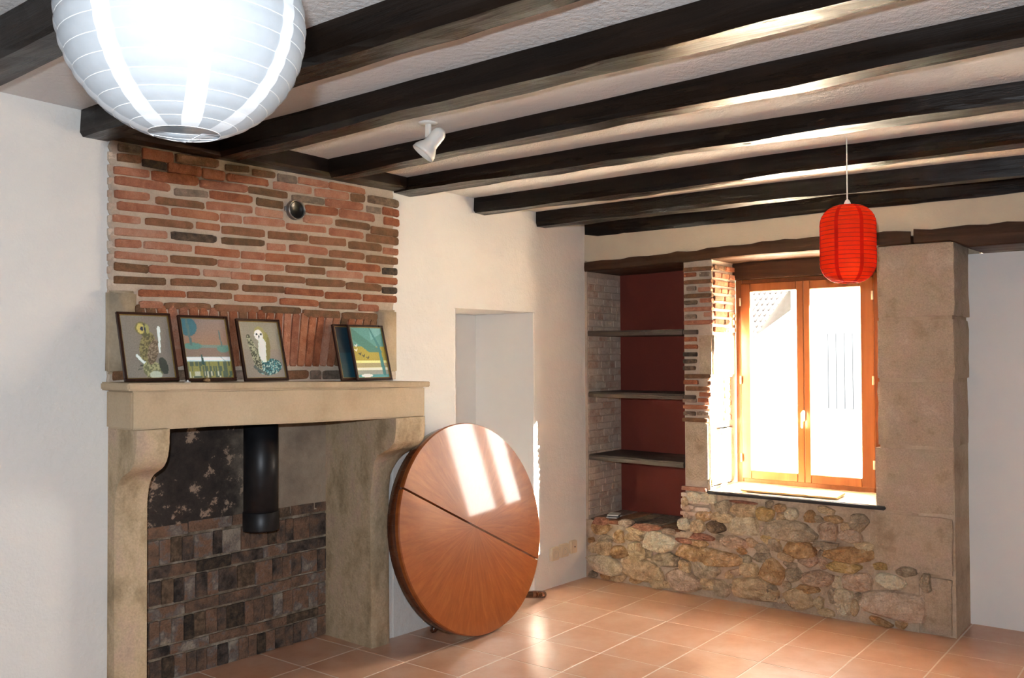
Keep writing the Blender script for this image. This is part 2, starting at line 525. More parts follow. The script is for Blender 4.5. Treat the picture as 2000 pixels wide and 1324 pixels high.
STONES = [
    (-0.138,0.203,0.094,0.079,8.2,'t'),(-0.056,0.203,0.052,0.06,8.2,'t'),(-0.116,0.327,0.133,0.06,7.4,'o'),(-0.254,0.195,0.114,0.065,8.3,'o'),
    (-0.385,0.214,0.104,0.097,-11.9,'t'),(-0.542,0.291,0.201,0.105,2.6,'w'),(-0.157,0.1,0.256,0.099,-6.1,'w'),(-0.395,0.109,0.214,0.129,3.8,'t'),
    (-0.52,0.063,0.097,0.114,9.1,'t'),(-0.251,0.292,0.061,0.072,7.6,'o'),(-0.584,0.192,0.163,0.079,-6.7,'g'),(-0.716,0.162,0.066,0.075,8.5,'t'),
    (-0.709,0.077,0.214,0.106,-0.9,'p'),(-0.859,0.163,0.134,0.092,-1.5,'g'),(-0.886,0.243,0.372,0.092,-6.1,'o'),(-0.719,0.424,0.079,0.062,6.7,'w'),
    (-0.808,0.421,0.085,0.068,6.7,'t'),(-0.921,0.43,0.092,0.067,6.7,'d'),(-0.968,0.487,0.131,0.049,-3.7,'t'),(-1.102,0.453,0.19,0.096,1.5,'w'),
    (-0.975,0.551,0.091,0.067,5.8,'g'),(-1.097,0.542,0.127,0.072,5.9,'t'),(-1.234,0.537,0.092,0.071,5.9,'y'),(-0.827,0.358,0.141,0.034,-2.9,'r'),
    (-0.718,0.321,0.103,0.026,-2.6,'r'),(-1.038,0.352,0.141,0.054,2.2,'p'),(-1.097,0.59,0.14,0.016,0.6,'r'),(-1.131,0.197,0.088,0.083,8.2,'t'),
    (-1.213,0.285,0.099,0.047,7.6,'g'),(-1.164,0.086,0.243,0.118,1.0,'t'),(-0.96,0.068,0.091,0.085,9.1,'g'),(-0.875,0.083,0.08,0.086,9.0,'t'),
    (-0.108,0.376,0.118,0.04,2.0,'r'),(-0.449,0.373,0.168,0.032,-0.9,'r'),(-0.301,0.383,0.083,0.039,2.0,'p'),(-0.607,0.365,0.078,0.032,2.1,'p'),
    (-0.367,0.306,0.126,0.045,2.5,'t'),(-1.263,0.391,0.092,0.053,6.9,'y'),(-1.387,0.549,0.071,0.056,5.9,'w'),(-1.493,0.547,0.056,0.055,5.9,'o'),
    (-1.619,0.544,0.083,0.038,-4.1,'o'),(-1.375,0.45,0.249,0.098,1.5,'g'),(-1.592,0.477,0.096,0.09,6.3,'p'),(-1.765,0.543,0.092,0.081,-9.1,'g'),
    (-1.715,0.465,0.106,0.06,-3.6,'p'),(-1.435,0.355,0.16,0.085,2.2,'o'),(-1.578,0.392,0.128,0.045,1.9,'g'),(-1.704,0.36,0.231,0.076,4.1,'o'),
    (-1.679,0.291,0.176,0.047,4.6,'y'),(-1.872,0.323,0.06,0.04,7.4,'y'),(-1.743,0.218,0.142,0.081,8.1,'p'),(-1.921,0.247,0.142,0.061,-7.1,'w'),
    (-1.998,0.31,0.087,0.046,-2.5,'g'),(-2.094,0.263,0.048,0.084,7.8,'g'),(-1.274,0.21,0.131,0.119,8.2,'o'),(-1.4,0.208,0.09,0.072,8.2,'g'),
    (-1.531,0.207,0.169,0.077,3.2,'p'),(-1.472,0.14,0.112,0.036,3.6,'o'),(-1.418,0.074,0.147,0.091,9.1,'t'),(-1.536,0.073,0.049,0.061,9.1,'t'),
    (-1.667,0.097,0.094,0.12,8.9,'w'),(-1.729,0.078,0.043,0.075,9.0,'t'),(-1.931,0.12,0.306,0.128,5.8,'p'),(-1.255,0.085,0.076,0.086,9.0,'g'),
    (-1.347,0.305,0.081,0.039,-12.5,'t'),(-1.48,0.303,0.092,0.058,7.5,'p'),(-1.286,0.364,0.076,0.066,7.1,'g'),(-1.614,0.123,0.045,0.07,8.7,'g'),
]
PIER = [
    (-0.819,1.977,0.192,0.027,'b'),(-0.767,1.944,0.082,0.027,'o'),(-0.863,1.942,0.065,0.027,'g'),(-0.82,1.899,0.188,0.027,'b'),
    (-0.776,1.86,0.062,0.027,'g'),(-0.866,1.851,0.088,0.027,'s'),(-0.819,1.814,0.188,0.027,'b'),(-0.771,1.774,0.085,0.027,'d'),
    (-0.873,1.784,0.08,0.027,'s'),(-0.82,1.733,0.192,0.027,'s'),(-0.77,1.689,0.078,0.027,'g'),(-0.887,1.699,0.057,0.027,'s'),
    (-0.821,1.652,0.196,0.027,'s'),(-0.767,1.551,0.082,0.027,'o'),(-0.77,1.505,0.089,0.027,'o'),(-0.764,1.459,0.093,0.027,'d'),
    (-0.762,1.416,0.089,0.027,'d'),(-0.758,1.374,0.082,0.027,'d'),(-0.814,1.325,0.181,0.027,'b'),(-0.768,1.289,0.097,0.027,'o'),
    (-0.893,1.287,0.023,0.026,'b'),(-0.816,1.251,0.169,0.027,'b'),(-0.864,1.217,0.08,0.027,'o'),(-0.759,1.177,0.091,0.026,'g'),
    (-0.852,1.182,0.075,0.026,'o'),(-0.8,1.139,0.172,0.026,'o'),(-0.757,1.098,0.08,0.026,'g'),(-0.848,1.101,0.082,0.026,'g'),
    (-0.795,1.06,0.173,0.026,'b'),(-0.782,0.643,0.169,0.026,'s'),(-0.741,0.603,0.087,0.026,'s'),(-0.827,0.604,0.078,0.026,'s'),
    (-0.79,0.568,0.194,0.026,'s'),(-0.737,0.53,0.087,0.026,'s'),(-0.839,0.524,0.096,0.026,'g'),(-0.791,0.49,0.205,0.026,'s'),
]

# ================================================================== FLOOR
def tile_material():
    mt, nt, bs, vec = base('terracotta_tile')
    oi = nt.nodes.new('ShaderNodeObjectInfo')
    w = math_node(nt, 'MULTIPLY', oi.outputs['Random'], 41.0)
    n = noise(nt, vec, 7, 6, 0.65, w)
    n2 = noise(nt, vec, 2.2, 3, 0.5, w)
    n = math_node(nt, 'ADD', math_node(nt, 'MULTIPLY', n, 0.6), math_node(nt, 'MULTIPLY', n2, 0.4))
    c = ramp(nt, n, [(0.33, (0.46, 0.225, 0.125)), (0.5, (0.56, 0.315, 0.20)), (0.66, (0.62, 0.42, 0.31))])
    nt.links.new(c, bs.inputs['Base Color'])
    rr = nt.nodes.new('ShaderNodeMapRange')
    rr.inputs['To Min'].default_value = 0.22
    rr.inputs['To Max'].default_value = 0.42
    nt.links.new(n, rr.inputs['Value'])
    nt.links.new(rr.outputs['Result'], bs.inputs['Roughness'])
    bump(nt, bs, noise(nt, vec, 55, 4, 0.6, w), 0.12, 0.003)
    return mt


M['tile'] = tile_material()
M['grout'] = mottled('pale_grout', [(0.3, (0.72, 0.62, 0.52)), (0.7, (0.82, 0.73, 0.63))], 20, 0.95, 0.2, 120, 0.002)
floor = box('floor', (-6.45, -4.75, -0.12), (0.46, 0.5, -0.0003), M['grout'])
tag(floor, 'terracotta square floor tiles with pale grout', None, None, 'structure')
T = 0.335
bm = bmesh.new()
add_box(bm, (-T / 2 + 0.0038, -T / 2 + 0.0038, -0.004), (T / 2 - 0.0038, T / 2 - 0.0038, 0.0007), 0.0006, 1)
tile_me = bpy.data.meshes.new('floor_tile')
bm.to_mesh(tile_me)
bm.free()
tile_me.materials.append(M['tile'])
for i in range(-2, 19):
    for j in range(-1, 13):
        x, y = 0.07 - (i + 0.5) * T, 0.098 - (j + 0.5) * T
        if y > 0.02 - XA * x * -1 + 0.40 or x > 0.40:
            continue
        from_mesh('floor_tile', tile_me, floor, (x, y, 0), (0, 0, random.choice((0, 1, 2, 3)) * math.pi / 2))

# ================================================================== FIREPLACE WALL (local x = s, local -y = out of the wall)
bm = bmesh.new()
for lo, hi in (((-6.6, 0, 0), (-3.205, 0.5, 2.52)), ((-3.205, 0.004, 1.22), (-1.70, 0.5, 2.52)), ((-3.205, 0.332, 0), (-1.70, 0.6, 1.22)),
               ((-3.205, 0.004, 0), (-3.10, 0.34, 1.22)), ((-1.86, 0.004, 0), (-1.70, 0.34, 1.22)), ((-1.70, 0, 0), (-1.241, 0.5, 2.52)),
               ((-1.241, 0, 1.722), (-0.53, 0.52, 2.52)), ((-1.241, 0.5, 0), (-0.53, 0.62, 1.73)), ((-0.53, 0, 0), (0.0, 0.55, 2.52))):
    add_box(bm, lo, hi)
wall_left = from_bm('wall_left', bm, M['white_plaster'])
wall_left.rotation_euler = (0, 0, XA)
tag(wall_left, 'rough white plastered wall with a low blind doorway beside the fireplace', None, None, 'structure')
# smoother lining of the blind doorway
bm = bmesh.new()
add_box(bm, (-1.239, 0.485, 0.002), (-0.532, 0.4995, 1.719))
add_box(bm, (-0.5405, 0.002, 0.002), (-0.5305, 0.484, 1.719))
add_box(bm, (-1.2405, 0.002, 0.002), (-1.2305, 0.484, 1.719))
from_bm('doorway_lining', bm, M['smooth_plaster'], wall_left)

# ================================================================== CEILING AND BEAMS
v = []
for x in (-6.6, 0.6):
    for y in (-4.9, 0.75):
        for t in (0.0, 0.15):
            v.append((x, y, ceil_z(x) + t))
ceiling = from_data('ceiling', v, [(0, 2, 6, 4), (1, 5, 7, 3), (0, 4, 5, 1), (2, 3, 7, 6), (0, 1, 3, 2), (4, 6, 7, 5)], M['ceiling_plaster'])
tag(ceiling, 'whitewashed plaster between dark ceiling beams', None, None, 'structure')


def beam(name, ctrl, width, zb, label, seed, end_cut=0.0, mat=None, top=None):
    """hewn beam along y: ctrl = [(y, x of the near edge)], worn arrises, bottom at zb"""
    rnd = random.Random(seed)
    ctrl = sorted(ctrl)
    y0, y1 = ctrl[0][0], ctrl[-1][0]
    N = 44

    def xa(y):
        for (a, xa_), (b, xb) in zip(ctrl, ctrl[1:]):
            if y <= b:
                return xa_ + (xb - xa_) * (y - a) / (b - a)
        return ctrl[-1][1]
    wob = [[rnd.uniform(0, 6.28) for _ in range(3)] for _ in range(8)]

    def w(k, t):
        p = wob[k]
        return 0.0035 * math.sin(2.3 * t + p[0]) + 0.0025 * math.sin(6.1 * t + p[1]) + 0.0015 * math.sin(15 * t + p[2])
    verts, faces = [], []
    c = 0.010
    x00 = xa(y1)
    for i in range(N + 1):
        y = y1 + (y0 - y1) * i / N
        x = xa(y)
        zt = (top if top else ceil_z(x) + 0.02)
        pr = [(x + w(0, y), zt), (x + w(1, y), zb + c * 2.0), (x + c + w(2, y) * .6, zb + w(3, y)), (x + width - c + w(4, y), zb + w(5, y)),
              (x + width + w(6, y), zb + c * 1.6), (x + width, zt)]
        for px, pz in pr:
            verts.append((px - x00, y - y1, pz + (rnd.uniform(-.0015, .0015)) - zb))
    n = 6
    for i in range(N):
        for k in range(n - 1):
            a = i * n + k
            faces.append((a, a + 1, a + n + 1, a + n))
    faces.append(tuple(range(n)))
    faces.append(tuple(N * n + k for k in reversed(range(n))))
    o = from_data(name, verts, faces, mat or M['beam'], None, False, (x00, y1, zb))
    bmx = bmesh.new()
    bmx.from_mesh(o.data)
    bmesh.ops.recalc_face_normals(bmx, faces=bmx.faces[:])
    bmx.to_mesh(o.data)
    bmx.free()
    tag(o, label, 'beam', 'dark ceiling beams')
    return o


def wy(x):
    return SXA / CXA * x


BE = -4.68
beam('ceiling_beam', [(BE, 0.0), (-1.3, -0.025), (-0.004, -0.005)], 0.105, 2.240, 'dark ceiling beam running along the top of the window wall', 1)
beam('ceiling_beam', [(BE, -0.36), (-2.63, -0.445), (-1.47, -0.514), (0.018, -0.518)], 0.105, 2.256, 'second dark ceiling beam from the window wall', 2)
beam('ceiling_beam', [(BE, -1.0), (-2.73, -1.052), (-1.7, -1.10), (0.043, -1.086)], 0.110, 2.268, 'third dark ceiling beam from the window wall, beyond the red lantern', 3)
beam('ceiling_beam', [(BE, -1.52), (-2.8, -1.607), (-2.2, -1.648), (-1.25, -1.70), (0.07, -1.71)], 0.13, 2.300, 'dark ceiling beam with a round hole, just in front of the red lantern cord', 4)
beam('ceiling_beam', [(BE, -2.34), (-2.5, -2.298), (-2.0, -2.272), (-0.007, -2.205)], 0.11, 2.302, 'dark ceiling beam just beyond the white ceiling spotlight', 5)
beam('ceiling_beam', [(BE, -2.98), (-2.4, -2.876), (-2.2, -2.85), (-0.57, -2.809), (0.02, -2.79)], 0.12, 2.300, 'dark ceiling beam just in front of the white ceiling spotlight', 6)
beam('ceiling_beam', [(BE, -3.42), (-1.2, -3.345), (0.155, -3.32)], 0.12, 2.302, 'dark ceiling beam crossing behind the big white paper lantern', 7)
beam('ceiling_beam', [(BE, -4.0), (-0.9, -3.945), (0.18, -3.90)], 0.12, 2.302, 'dark ceiling beam in the top left corner above the white wall', 8)
beam('ceiling_beam', [(BE, -4.5), (0.2, -4.5)], 0.12, 2.32, 'dark ceiling beam nearest the camera, out past the white lantern', 20)
# knot hole in the fourth beam
lathe('knot_hole', [(0.0001, 0.0), (0.010, 0.0005), (0.013, 0.002)], simple('hole_black', (0.004, 0.003, 0.003), 0.9), None, 12, loc=None)
kh = bpy.data.objects['knot_hole']
kb = [o for o in bpy.data.objects if o.name.startswith('ceiling_beam') and 'round hole' in o.get('label', '')][0]
kh.parent = kb
kh.location = (-1.69 + 0.075 - kb.location.x, -1.83 - kb.location.y, -0.003)
kh.scale = (1.4, 1.6, 1)

# header that carries the beams over the chimney breast (along the wall)
rnd = random.Random(3)
hv, hf = [], []
N = 26
for i in range(N + 1):
    s = -3.288 + (-1.705 + 3.288) * i / N
    a = 0.002 * math.sin(i * 1.3) + rnd.uniform(-.0015, .0015)
    zt = 2.45
    for (d, z) in ((0.0, zt), (0.0, 2.311), (0.098 + a, 2.311 + a), (0.108 + a, 2.322), (0.108, zt)):
        hv.append((s + 3.288, -d, z - 2.311))
for i in range(N):
    for k in range(4):
        a = i * 5 + k
        hf.append((a, a + 5, a + 6, a + 1))
hf.append((0, 1, 2, 3, 4))
hf.append(tuple(N * 5 + k for k in (4, 3, 2, 1, 0)))
hdr = from_data('header_beam', hv, hf, M['header'], None, False, FW(-3.288, 0.001, 2.311), (0, 0, XA))
tag(hdr, 'dark timber header lying along the wall above the brick chimney breast', 'beam')

# ================================================================== WINDOW WALL
wall_right = empty('wall_right', (0, -1.2, 0))
tag(wall_right, 'exposed rubble stone and brick wall around the window and shelf niche', None, None, 'structure')
OY = -1.2


def WR(name, lo, hi, mat, bevel=0.0, seg=1):
    return box(name, (lo[0], lo[1] - OY, lo[2]), (hi[0], hi[1] - OY, hi[2]), mat, wall_right, bevel, seg)


WR('plaster_band', (0.0, -4.8, 2.075), (0.56, 0.2, 2.5), M['band_plaster'])
WR('niche_panel', (0.425, -0.80, 0.36), (0.56, 0.06, 2.08), M['maroon'])
WR('niche_side', (0.0, -0.018, 0.38), (0.43, 0.06, 2.08), M['mortar'])
# lower rubble core
bm = bmesh.new()
add_box(bm, (0.004, -0.72 - OY, 0), (0.56, 0.06 - OY, 0.375))
add_box(bm, (0.004, -2.06 - OY, 0), (0.56, -0.72 - OY, 0.618))
from_bm('rubble_core', bm, M['rubble_mortar'], wall_right)
# pier between niche and window
bm = bmesh.new()
add_box(bm, (0.004, -0.888 - OY, 0.375), (0.335, -0.722 - OY, 1.32))
add_box(bm, (0.004, -0.908 - OY, 1.32), (0.335, -0.722 - OY, 2.03))
add_box(bm, (0.335, -0.885 - OY, 0.375), (0.425, -0.722 - OY, 2.08))
add_box(bm, (0.425, -0.885 - OY, 0.375), (0.56, -0.79 - OY, 2.08))
from_bm('pier_core', bm, M['mortar'], wall_right)
# pillar core right of the window and the wall beyond the window opening
bm = bmesh.new()
add_box(bm, (0.012, -2.236 - OY, 0.0), (0.36, -1.872 - OY, 2.03))
add_box(bm, (0.36, -2.30 - OY, 0.0), (0.56, -2.06 - OY, 2.08))
add_box(bm, (0.425, -2.06 - OY, 0.0), (0.56, -0.80 - OY, 0.63))
add_box(bm, (0.425, -2.06 - OY, 1.935), (0.56, -0.80 - OY, 2.08))
from_bm('pillar_core', bm, M['rubble_mortar'], wall_right)
box('rear_lintel', (0.30, -1.95 - OY, 1.925), (0.425, -0.885 - OY, 2.03), M['lintel'], wall_right, 0.008)

# recessed white wall to the right of the pillar
wall_alcove = box('wall_alcove', (0.345, -4.8, 0), (0.56, -2.236, 1.992), M['smooth_plaster'])
tag(wall_alcove, 'smooth white wall set back to the right of the stone pillar', None, None, 'structure')

# walls behind the camera, closing the room
M['room_paint'] = plaster('room_paint', (0.70, 0.71, 0.71), 0.3, 70)
wall_near = box('wall_near', (-6.6, -4.9, 0), (0.6, -4.7, 2.55), M['room_paint'])
tag(wall_near, 'white plastered side wall behind the camera', None, None, 'structure')
M['rear_paint'] = plaster('rear_paint', (0.56, 0.57, 0.58), 0.3, 70)
wall_back = box('wall_back', (-6.6, -4.8, 0), (-6.35, 0.6, 2.55), M['rear_paint'])
tag(wall_back, 'grey plastered rear wall', None, None, 'structure')
GLASS = glass('window_glass')

# ---- rubble stones: every stone its own lump
def stone_mesh(w, h, depth, seed, sq=3.4):
    rnd = random.Random(seed)
    n = 16
    # a worn, irregular polygon: corner stones with straight-ish sides
    nc = rnd.choice((5, 6, 6, 7))
    cor = []
    for k in range(nc):
        a = 2 * math.pi * (k + rnd.uniform(-.30, .30)) / nc + seed * 0.7
        c, s = math.cos(a), math.sin(a)
        r = rnd.uniform(0.94, 1.10) / ((abs(c) ** sq + abs(s) ** sq) ** (1 / sq))
        cor.append((c * r * w / 2, s * r * h / 2))
    out = []
    for k in range(n):
        u = k / n * nc
        i = int(u)
        t = u - i
        p0, p1 = cor[i % nc], cor[(i + 1) % nc]
        q = 1.0 + 0.05 * math.sin(t * math.pi)
        out.append(((p0[0] + (p1[0] - p0[0]) * t) * q * rnd.uniform(.94, 1.06), (p0[1] + (p1[1] - p0[1]) * t) * q * rnd.uniform(.97, 1.03)))
    v, f = [], []
    tx, tz = rnd.uniform(-.35, .35), rnd.uniform(-.35, .35)
    prof = ((1.03, 0.012), (1.0, -0.15 * depth), (0.93, -0.66 * depth), (0.78, -0.92 * depth), (0.40, -1.0 * depth))
    for q, d in prof:
        for (y, z) in out:
            tilt = depth * (tx * y / w + tz * z / h)
            v.append((y * q, d + (rnd.uniform(-.20, .20) * depth + tilt if q < 0.95 else 0), z * q))
    for j in range(4):
        for k in range(n):
            f.append((j * n + k, (j + 1) * n + k, (j + 1) * n + (k + 1) % n, j * n + (k + 1) % n))
    v.append((0, -depth * rnd.uniform(0.9, 1.08), 0))
    c = len(v) - 1
    for k in range(n):
        f.append((4 * n + k, c, 4 * n + (k + 1) % n))
    return v, f


def put_stone(y, z, w, h, ang, k, seed, depth=None):
    if z - h / 2 < 0.008:
        h2 = z + h / 2 - 0.008
        z, h = 0.008 + h2 / 2, h2
    depth = depth or (0.020 + 0.026 * min(1.0, min(w, h) / 0.14))
    v, f = stone_mesh(w * 1.24, h * 1.28, depth, seed)
    o = from_data('stone', v, f, M['stone_' + k], wall_right, False, (0.004, y - OY, z), (0, math.radians(-ang), -math.pi / 2))
    o.rotation_mode = 'XYZ'
    o.rotation_euler = Matrix.Rotation(-math.pi / 2, 3, 'Z').to_euler()
    # tilt in the plane of the wall
    o.rotation_euler = (Matrix.Rotation(-math.pi / 2, 3, 'Z') @ Matrix.Rotation(math.radians(-ang), 3, 'Y')).to_euler()
    return o


placed = []
for i, (y, z, w, h, ang, k) in enumerate(STONES):
    put_stone(y, z, w, h, max(-14, min(14, ang * 0.6)), k, i)
    placed.append((y, z, w, h))
# little stones filling what is left between them
rnd = random.Random(21)
cnt = 0
for t in range(2600):
    y, z = rnd.uniform(-2.0, -0.03), rnd.uniform(0.02, 0.60)
    if z > 0.35 and y > -0.70:
        continue
    if y < -1.80 and z > 0.30:
        continue
    w, h = rnd.uniform(0.045, 0.10), rnd.uniform(0.03, 0.062)
    if all(abs(y - a) > (w + c) * 0.44 or abs(z - b) > (h + d) * 0.44 for a, b, c, d in placed):
        put_stone(y, z, w, h, rnd.uniform(-12, 12), rnd.choice('tgpogw'), 500 + t, 0.020)
        placed.append((y, z, w, h))
        cnt += 1
    if cnt > 42:
        break

# ---- brick ledge of the niche: flat bricks laid side by side
x = 0
yy = -0.03
while yy > -0.68:
    w = random.uniform(0.10, 0.15)
    w = min(w, yy + 0.705)
    if w < 0.03:
        break
    o = brick(wall_right, M['brick_' + random.choice('gbgg')], (0.20, yy - w / 2 - OY, 0.380), (w - 0.006, 0.385, 0.026), (0, 0, -math.pi / 2))
    yy -= w

# ---- pier bricks (front) and bricks of the window jamb
for (y, z, w, h, k) in PIER:
    brick(wall_right, M['brick_' + ('w' if z < 0.64 and k in 'sg' else k)], (0.004, y - OY, z), (w, 0.03, h), (0, 0, -math.pi / 2))
z = 1.985
i = 0
while z > 1.60:
    x = 0.012
    while x < 0.30:
        L = random.uniform(0.07, 0.15) if i % 2 else random.uniform(0.13, 0.20)
        L = min(L, 0.315 - x)
        if L > 0.03:
            brick(wall_right, M['brick_' + random.choice('oosb')], (x + L / 2, -0.910 - OY, z), (L - 0.008, 0.026, 0.030), (0, 0, 0))
        x += L + 0.006
    z -= 0.047
    i += 1
z = 1.295
while z > 1.03:
    brick(wall_right, M['brick_' + random.choice('oob')], (0.245, -0.887 - OY, z), (random.uniform(0.07, 0.11), 0.018, 0.034), (0, 0, 0))
    z -= 0.046
# dressed stones of the pier: one on the front, two in the jamb
bm = bmesh.new()
add_box(bm, (-0.012, -0.894 - OY, 0.695), (0.10, -0.726 - OY, 1.055), 0.014, 2)
from_bm('stone_block', bm, M['block'], wall_right)
bm = bmesh.new()
add_box(bm, (0.0, -0.898 - OY, 0.66), (0.325, -0.86 - OY, 1.010), 0.01, 2)
from_bm('stone_block', bm, M['block'], wall_right)
bm = bmesh.new()
add_box(bm, (-0.006, -0.918 - OY, 1.325), (0.325, -0.815 - OY, 1.585), 0.012, 2)
from_bm('stone_block', bm, M['block'], wall_right)

# ---- limewashed bricks on the left side of the niche
z = 0.425
row = 0
while z < 2.0:
    x = 0.006 + (0.0 if row % 2 else -0.05)
    hh = random.uniform(0.034, 0.042)
    while x < 0.415:
        L = random.uniform(0.11, 0.19)
        a, b = max(x, 0.006), min(x + L, 0.42)
        if b - a > 0.03:
            brick(wall_right, M['brick_w'], ((a + b) / 2, -0.016 - OY, z), (b - a - 0.004, 0.010, hh + 0.003), (0, random.uniform(-.01, .01), 0))
        x += L
    z += hh + 0.008
    row += 1

# ---- dressed blocks of the pillar
def block(name, lo, hi, seed, bev=0.016):
    rnd = random.Random(seed)
    bm = bmesh.new()
    add_box(bm, (lo[0], lo[1] - OY, lo[2]), (hi[0], hi[1] - OY, hi[2]))
    bmesh.ops.subdivide_edges(bm, edges=bm.edges[:], cuts=5, use_grid_fill=True)
    for vv in bm.verts:
        ex = sum(1 for k in range(3) if abs(vv.co[k] - (lo[k] - (OY if k == 1 else 0))) < 1e-5 or abs(vv.co[k] - (hi[k] - (OY if k == 1 else 0))) < 1e-5)
        c = Vector([(lo[k] + hi[k]) / 2 - (OY if k == 1 else 0) for k in range(3)])
        if ex >= 2:
            dv = c - vv.co
            for k in range(3):
                e = lo[k] - (OY if k == 1 else 0), hi[k] - (OY if k == 1 else 0)
                if abs(vv.co[k] - e[0]) < 1e-5:
                    vv.co[k] += bev * rnd.uniform(0.15, 0.55)
                elif abs(vv.co[k] - e[1]) < 1e-5:
                    vv.co[k] -= bev * rnd.uniform(0.15, 0.55)
        else:
            vv.co.x += rnd.uniform(-.0012, .0012)
            vv.co.y += rnd.uniform(-.001, .001)
    o = from_bm(name, bm, M['block'], wall_right, False)
    return o


PY0, PY1 = -2.255, -1.865
block('stone_block', (-0.006, PY0, 1.645), (0.36, PY1, 2.03), 1)
block('stone_block', (-0.002, PY0 + 0.004, 1.319), (0.36, PY1 + 0.004, 1.636), 2)
block('stone_block', (-0.004, PY0 + 0.012, 0.966), (0.36, PY1 + 0.006, 1.310), 3)
block('stone_block', (0.000, PY0 + 0.020, 0.621), (0.36, PY1 + 0.022, 0.957), 4)
block('stone_block', (-0.012, PY0 + 0.024, 0.308), (0.36, PY1 + 0.050, 0.612), 5)
block('stone_block', (-0.006, PY0 + 0.032, 0.005), (0.36, PY0 + 0.185, 0.299), 6)

# ---- lintels
def lintel(name, y0, y1, ztop, zbot, depth, label, seed):
    rnd = random.Random(seed)
    N = 30
    v, f = [], []
    for i in range(N + 1):
        y = y0 + (y1 - y0) * i / N
        a, b = rnd.uniform(-.006, .006), rnd.uniform(-.002, .002)
        zt, zb = ztop(i / N) + a, zbot(i / N) + b
        for p in ((depth, zt), (-0.010 + rnd.uniform(-.002, .002), zt), (-0.014 + rnd.uniform(-.002, .002), (zt + zb) / 2), (-0.010, zb + 0.006), (0.0, zb), (depth, zb)):
            v.append((p[0], y - y0, p[1] - zb_ref))
    n = 6
    for i in range(N):
        for k in range(n):
            f.append((i * n + k, i * n + (k + 1) % n, (i + 1) * n + (k + 1) % n, (i + 1) * n + k))
    f.append(tuple(range(n)))
    f.append(tuple(N * n + k for k in reversed(range(n))))
    o = from_data(name, v, f, M['lintel'], None, False, (0, y0, zb_ref))
    b = bmesh.new()
    b.from_mesh(o.data)
    bmesh.ops.recalc_face_normals(b, faces=b.faces[:])
    b.to_mesh(o.data)
    b.free()
    tag(o, label, 'beam')
    return o


zb_ref = 2.0
lintel('lintel_beam', -0.004, -2.045, lambda t: 2.068 + 0.045 * min(1, t * 1.4) - 0.012 * max(0, t - .8) * 5, lambda t: 2.008 + 0.022 * min(1, t * 2), 0.42,
       'rough brown timber lintel above the shelf niche and window', 5)
zb_ref = 1.95
lintel('lintel_beam', -2.06, -4.69, lambda t: 2.104 - 0.004 * t, lambda t: 2.031 if t < 0.072 else 1.994, 0.42,
       'dark timber lintel over the white alcove to the right of the pillar', 6)

# ================================================================== WINDOW
win = empty('window_1', (0.37, -1.35, 0.665))
tag(win, 'brown wooden casement window with two tall panes', None, None, 'structure')


def wbox(bm, y0, y1, z0, z1, x0=-0.03, x1=0.03, b=0.004):
    add_box(bm, (x0, y0 + 1.35, z0 - 0.665), (x1, y1 + 1.35, z1 - 0.665), b, 1)


WY0, WY1 = -1.80, -0.905
bm = bmesh.new()
wbox(bm, WY0 - 0.10, WY0 + 0.055, 0.655, 1.925, -0.02, 0.03)
wbox(bm, WY1 - 0.045, WY1, 0.655, 1.925, -0.02, 0.05)
wbox(bm, WY0 + 0.055, WY1 - 0.045, 0.655, 0.690, -0.02, 0.05)
wbox(bm, WY0 + 0.055, WY1 - 0.045, 1.895, 1.925, -0.02, 0.05)
from_bm('window_frame', bm, M['window_wood'], win)
for nm, (ya, yb, ga, gb) in (('left', (-1.343, -0.945, -1.300, -1.008)), ('right', (-1.752, -1.345, -1.677, -1.384))):
    bm = bmesh.new()
    wbox(bm, ya, ga, 0.685, 1.90, -0.038, 0.006)
    wbox(bm, gb, yb, 0.685, 1.90, -0.038, 0.006)
    wbox(bm, ga, gb, 0.685, 0.738, -0.038, 0.006)
    wbox(bm, ga, gb, 1.846, 1.90, -0.038, 0.006)
    sash = from_bm('sash', bm, M['window_wood'], win)
    box('pane', (-0.022, ga + 1.35 - 0.004, 0.734 - 0.665), (-0.016, gb + 1.35 + 0.004, 1.850 - 0.665), GLASS, sash)
M['ivory'] = simple('ivory_plastic', (0.74, 0.66, 0.50), 0.35)
hd = box('handle', (-0.058, -0.002, 0.39), (-0.044, 0.016, 0.455), M['ivory'], win, 0.004)
tag(hd, 'ivory window handle')
box('handle_lever', (-0.022, 0.002, -0.05), (-0.010, 0.014, 0.045), M['ivory'], hd, 0.004, 2, (-0.058, 0.002, 0.40))
for y, zs in ((-0.948, (1.785, 1.297, 0.814)), (-1.750, (1.792, 1.303, 0.82))):
    for z in zs:
        tube('hinge', [(-0.05, y + 1.35, z - 0.665 - 0.025), (-0.05, y + 1.35, z - 0.665 + 0.025)], 0.006, M['ivory'], win)
M['slate'] = simple('black_slate', (0.018, 0.016, 0.015), 0.5, 0, 0.3, 30, 0.3, 90)
box('window_sill', (-0.392, -1.898 + 1.35, 0.622 - 0.665), (-0.02, -0.872 + 1.35, 0.641 - 0.665), M['slate'], win, 0.005)
M['sill_top'] = mottled('sill_plaster', [(0.3, (0.55, 0.46, 0.33)), (0.7, (0.72, 0.64, 0.50))], 12, 0.9, 0.6, 50, 0.01)
sv, sf = [], []
rnd = random.Random(4)
NX, NY = 6, 26
for i in range(NX + 1):
    for j in range(NY + 1):
        t = i / NX
        x = -0.375 + 0.37 * t
        z = 0.0 + 0.003 + 0.026 * max(0, t - 0.45) + rnd.uniform(0, 0.004) * (t > .3)
        sv.append((x + rnd.uniform(-.006, .006) * (0 < i), -1.866 + 0.96 * j / NY + 1.35, 0.641 - 0.665 + z))
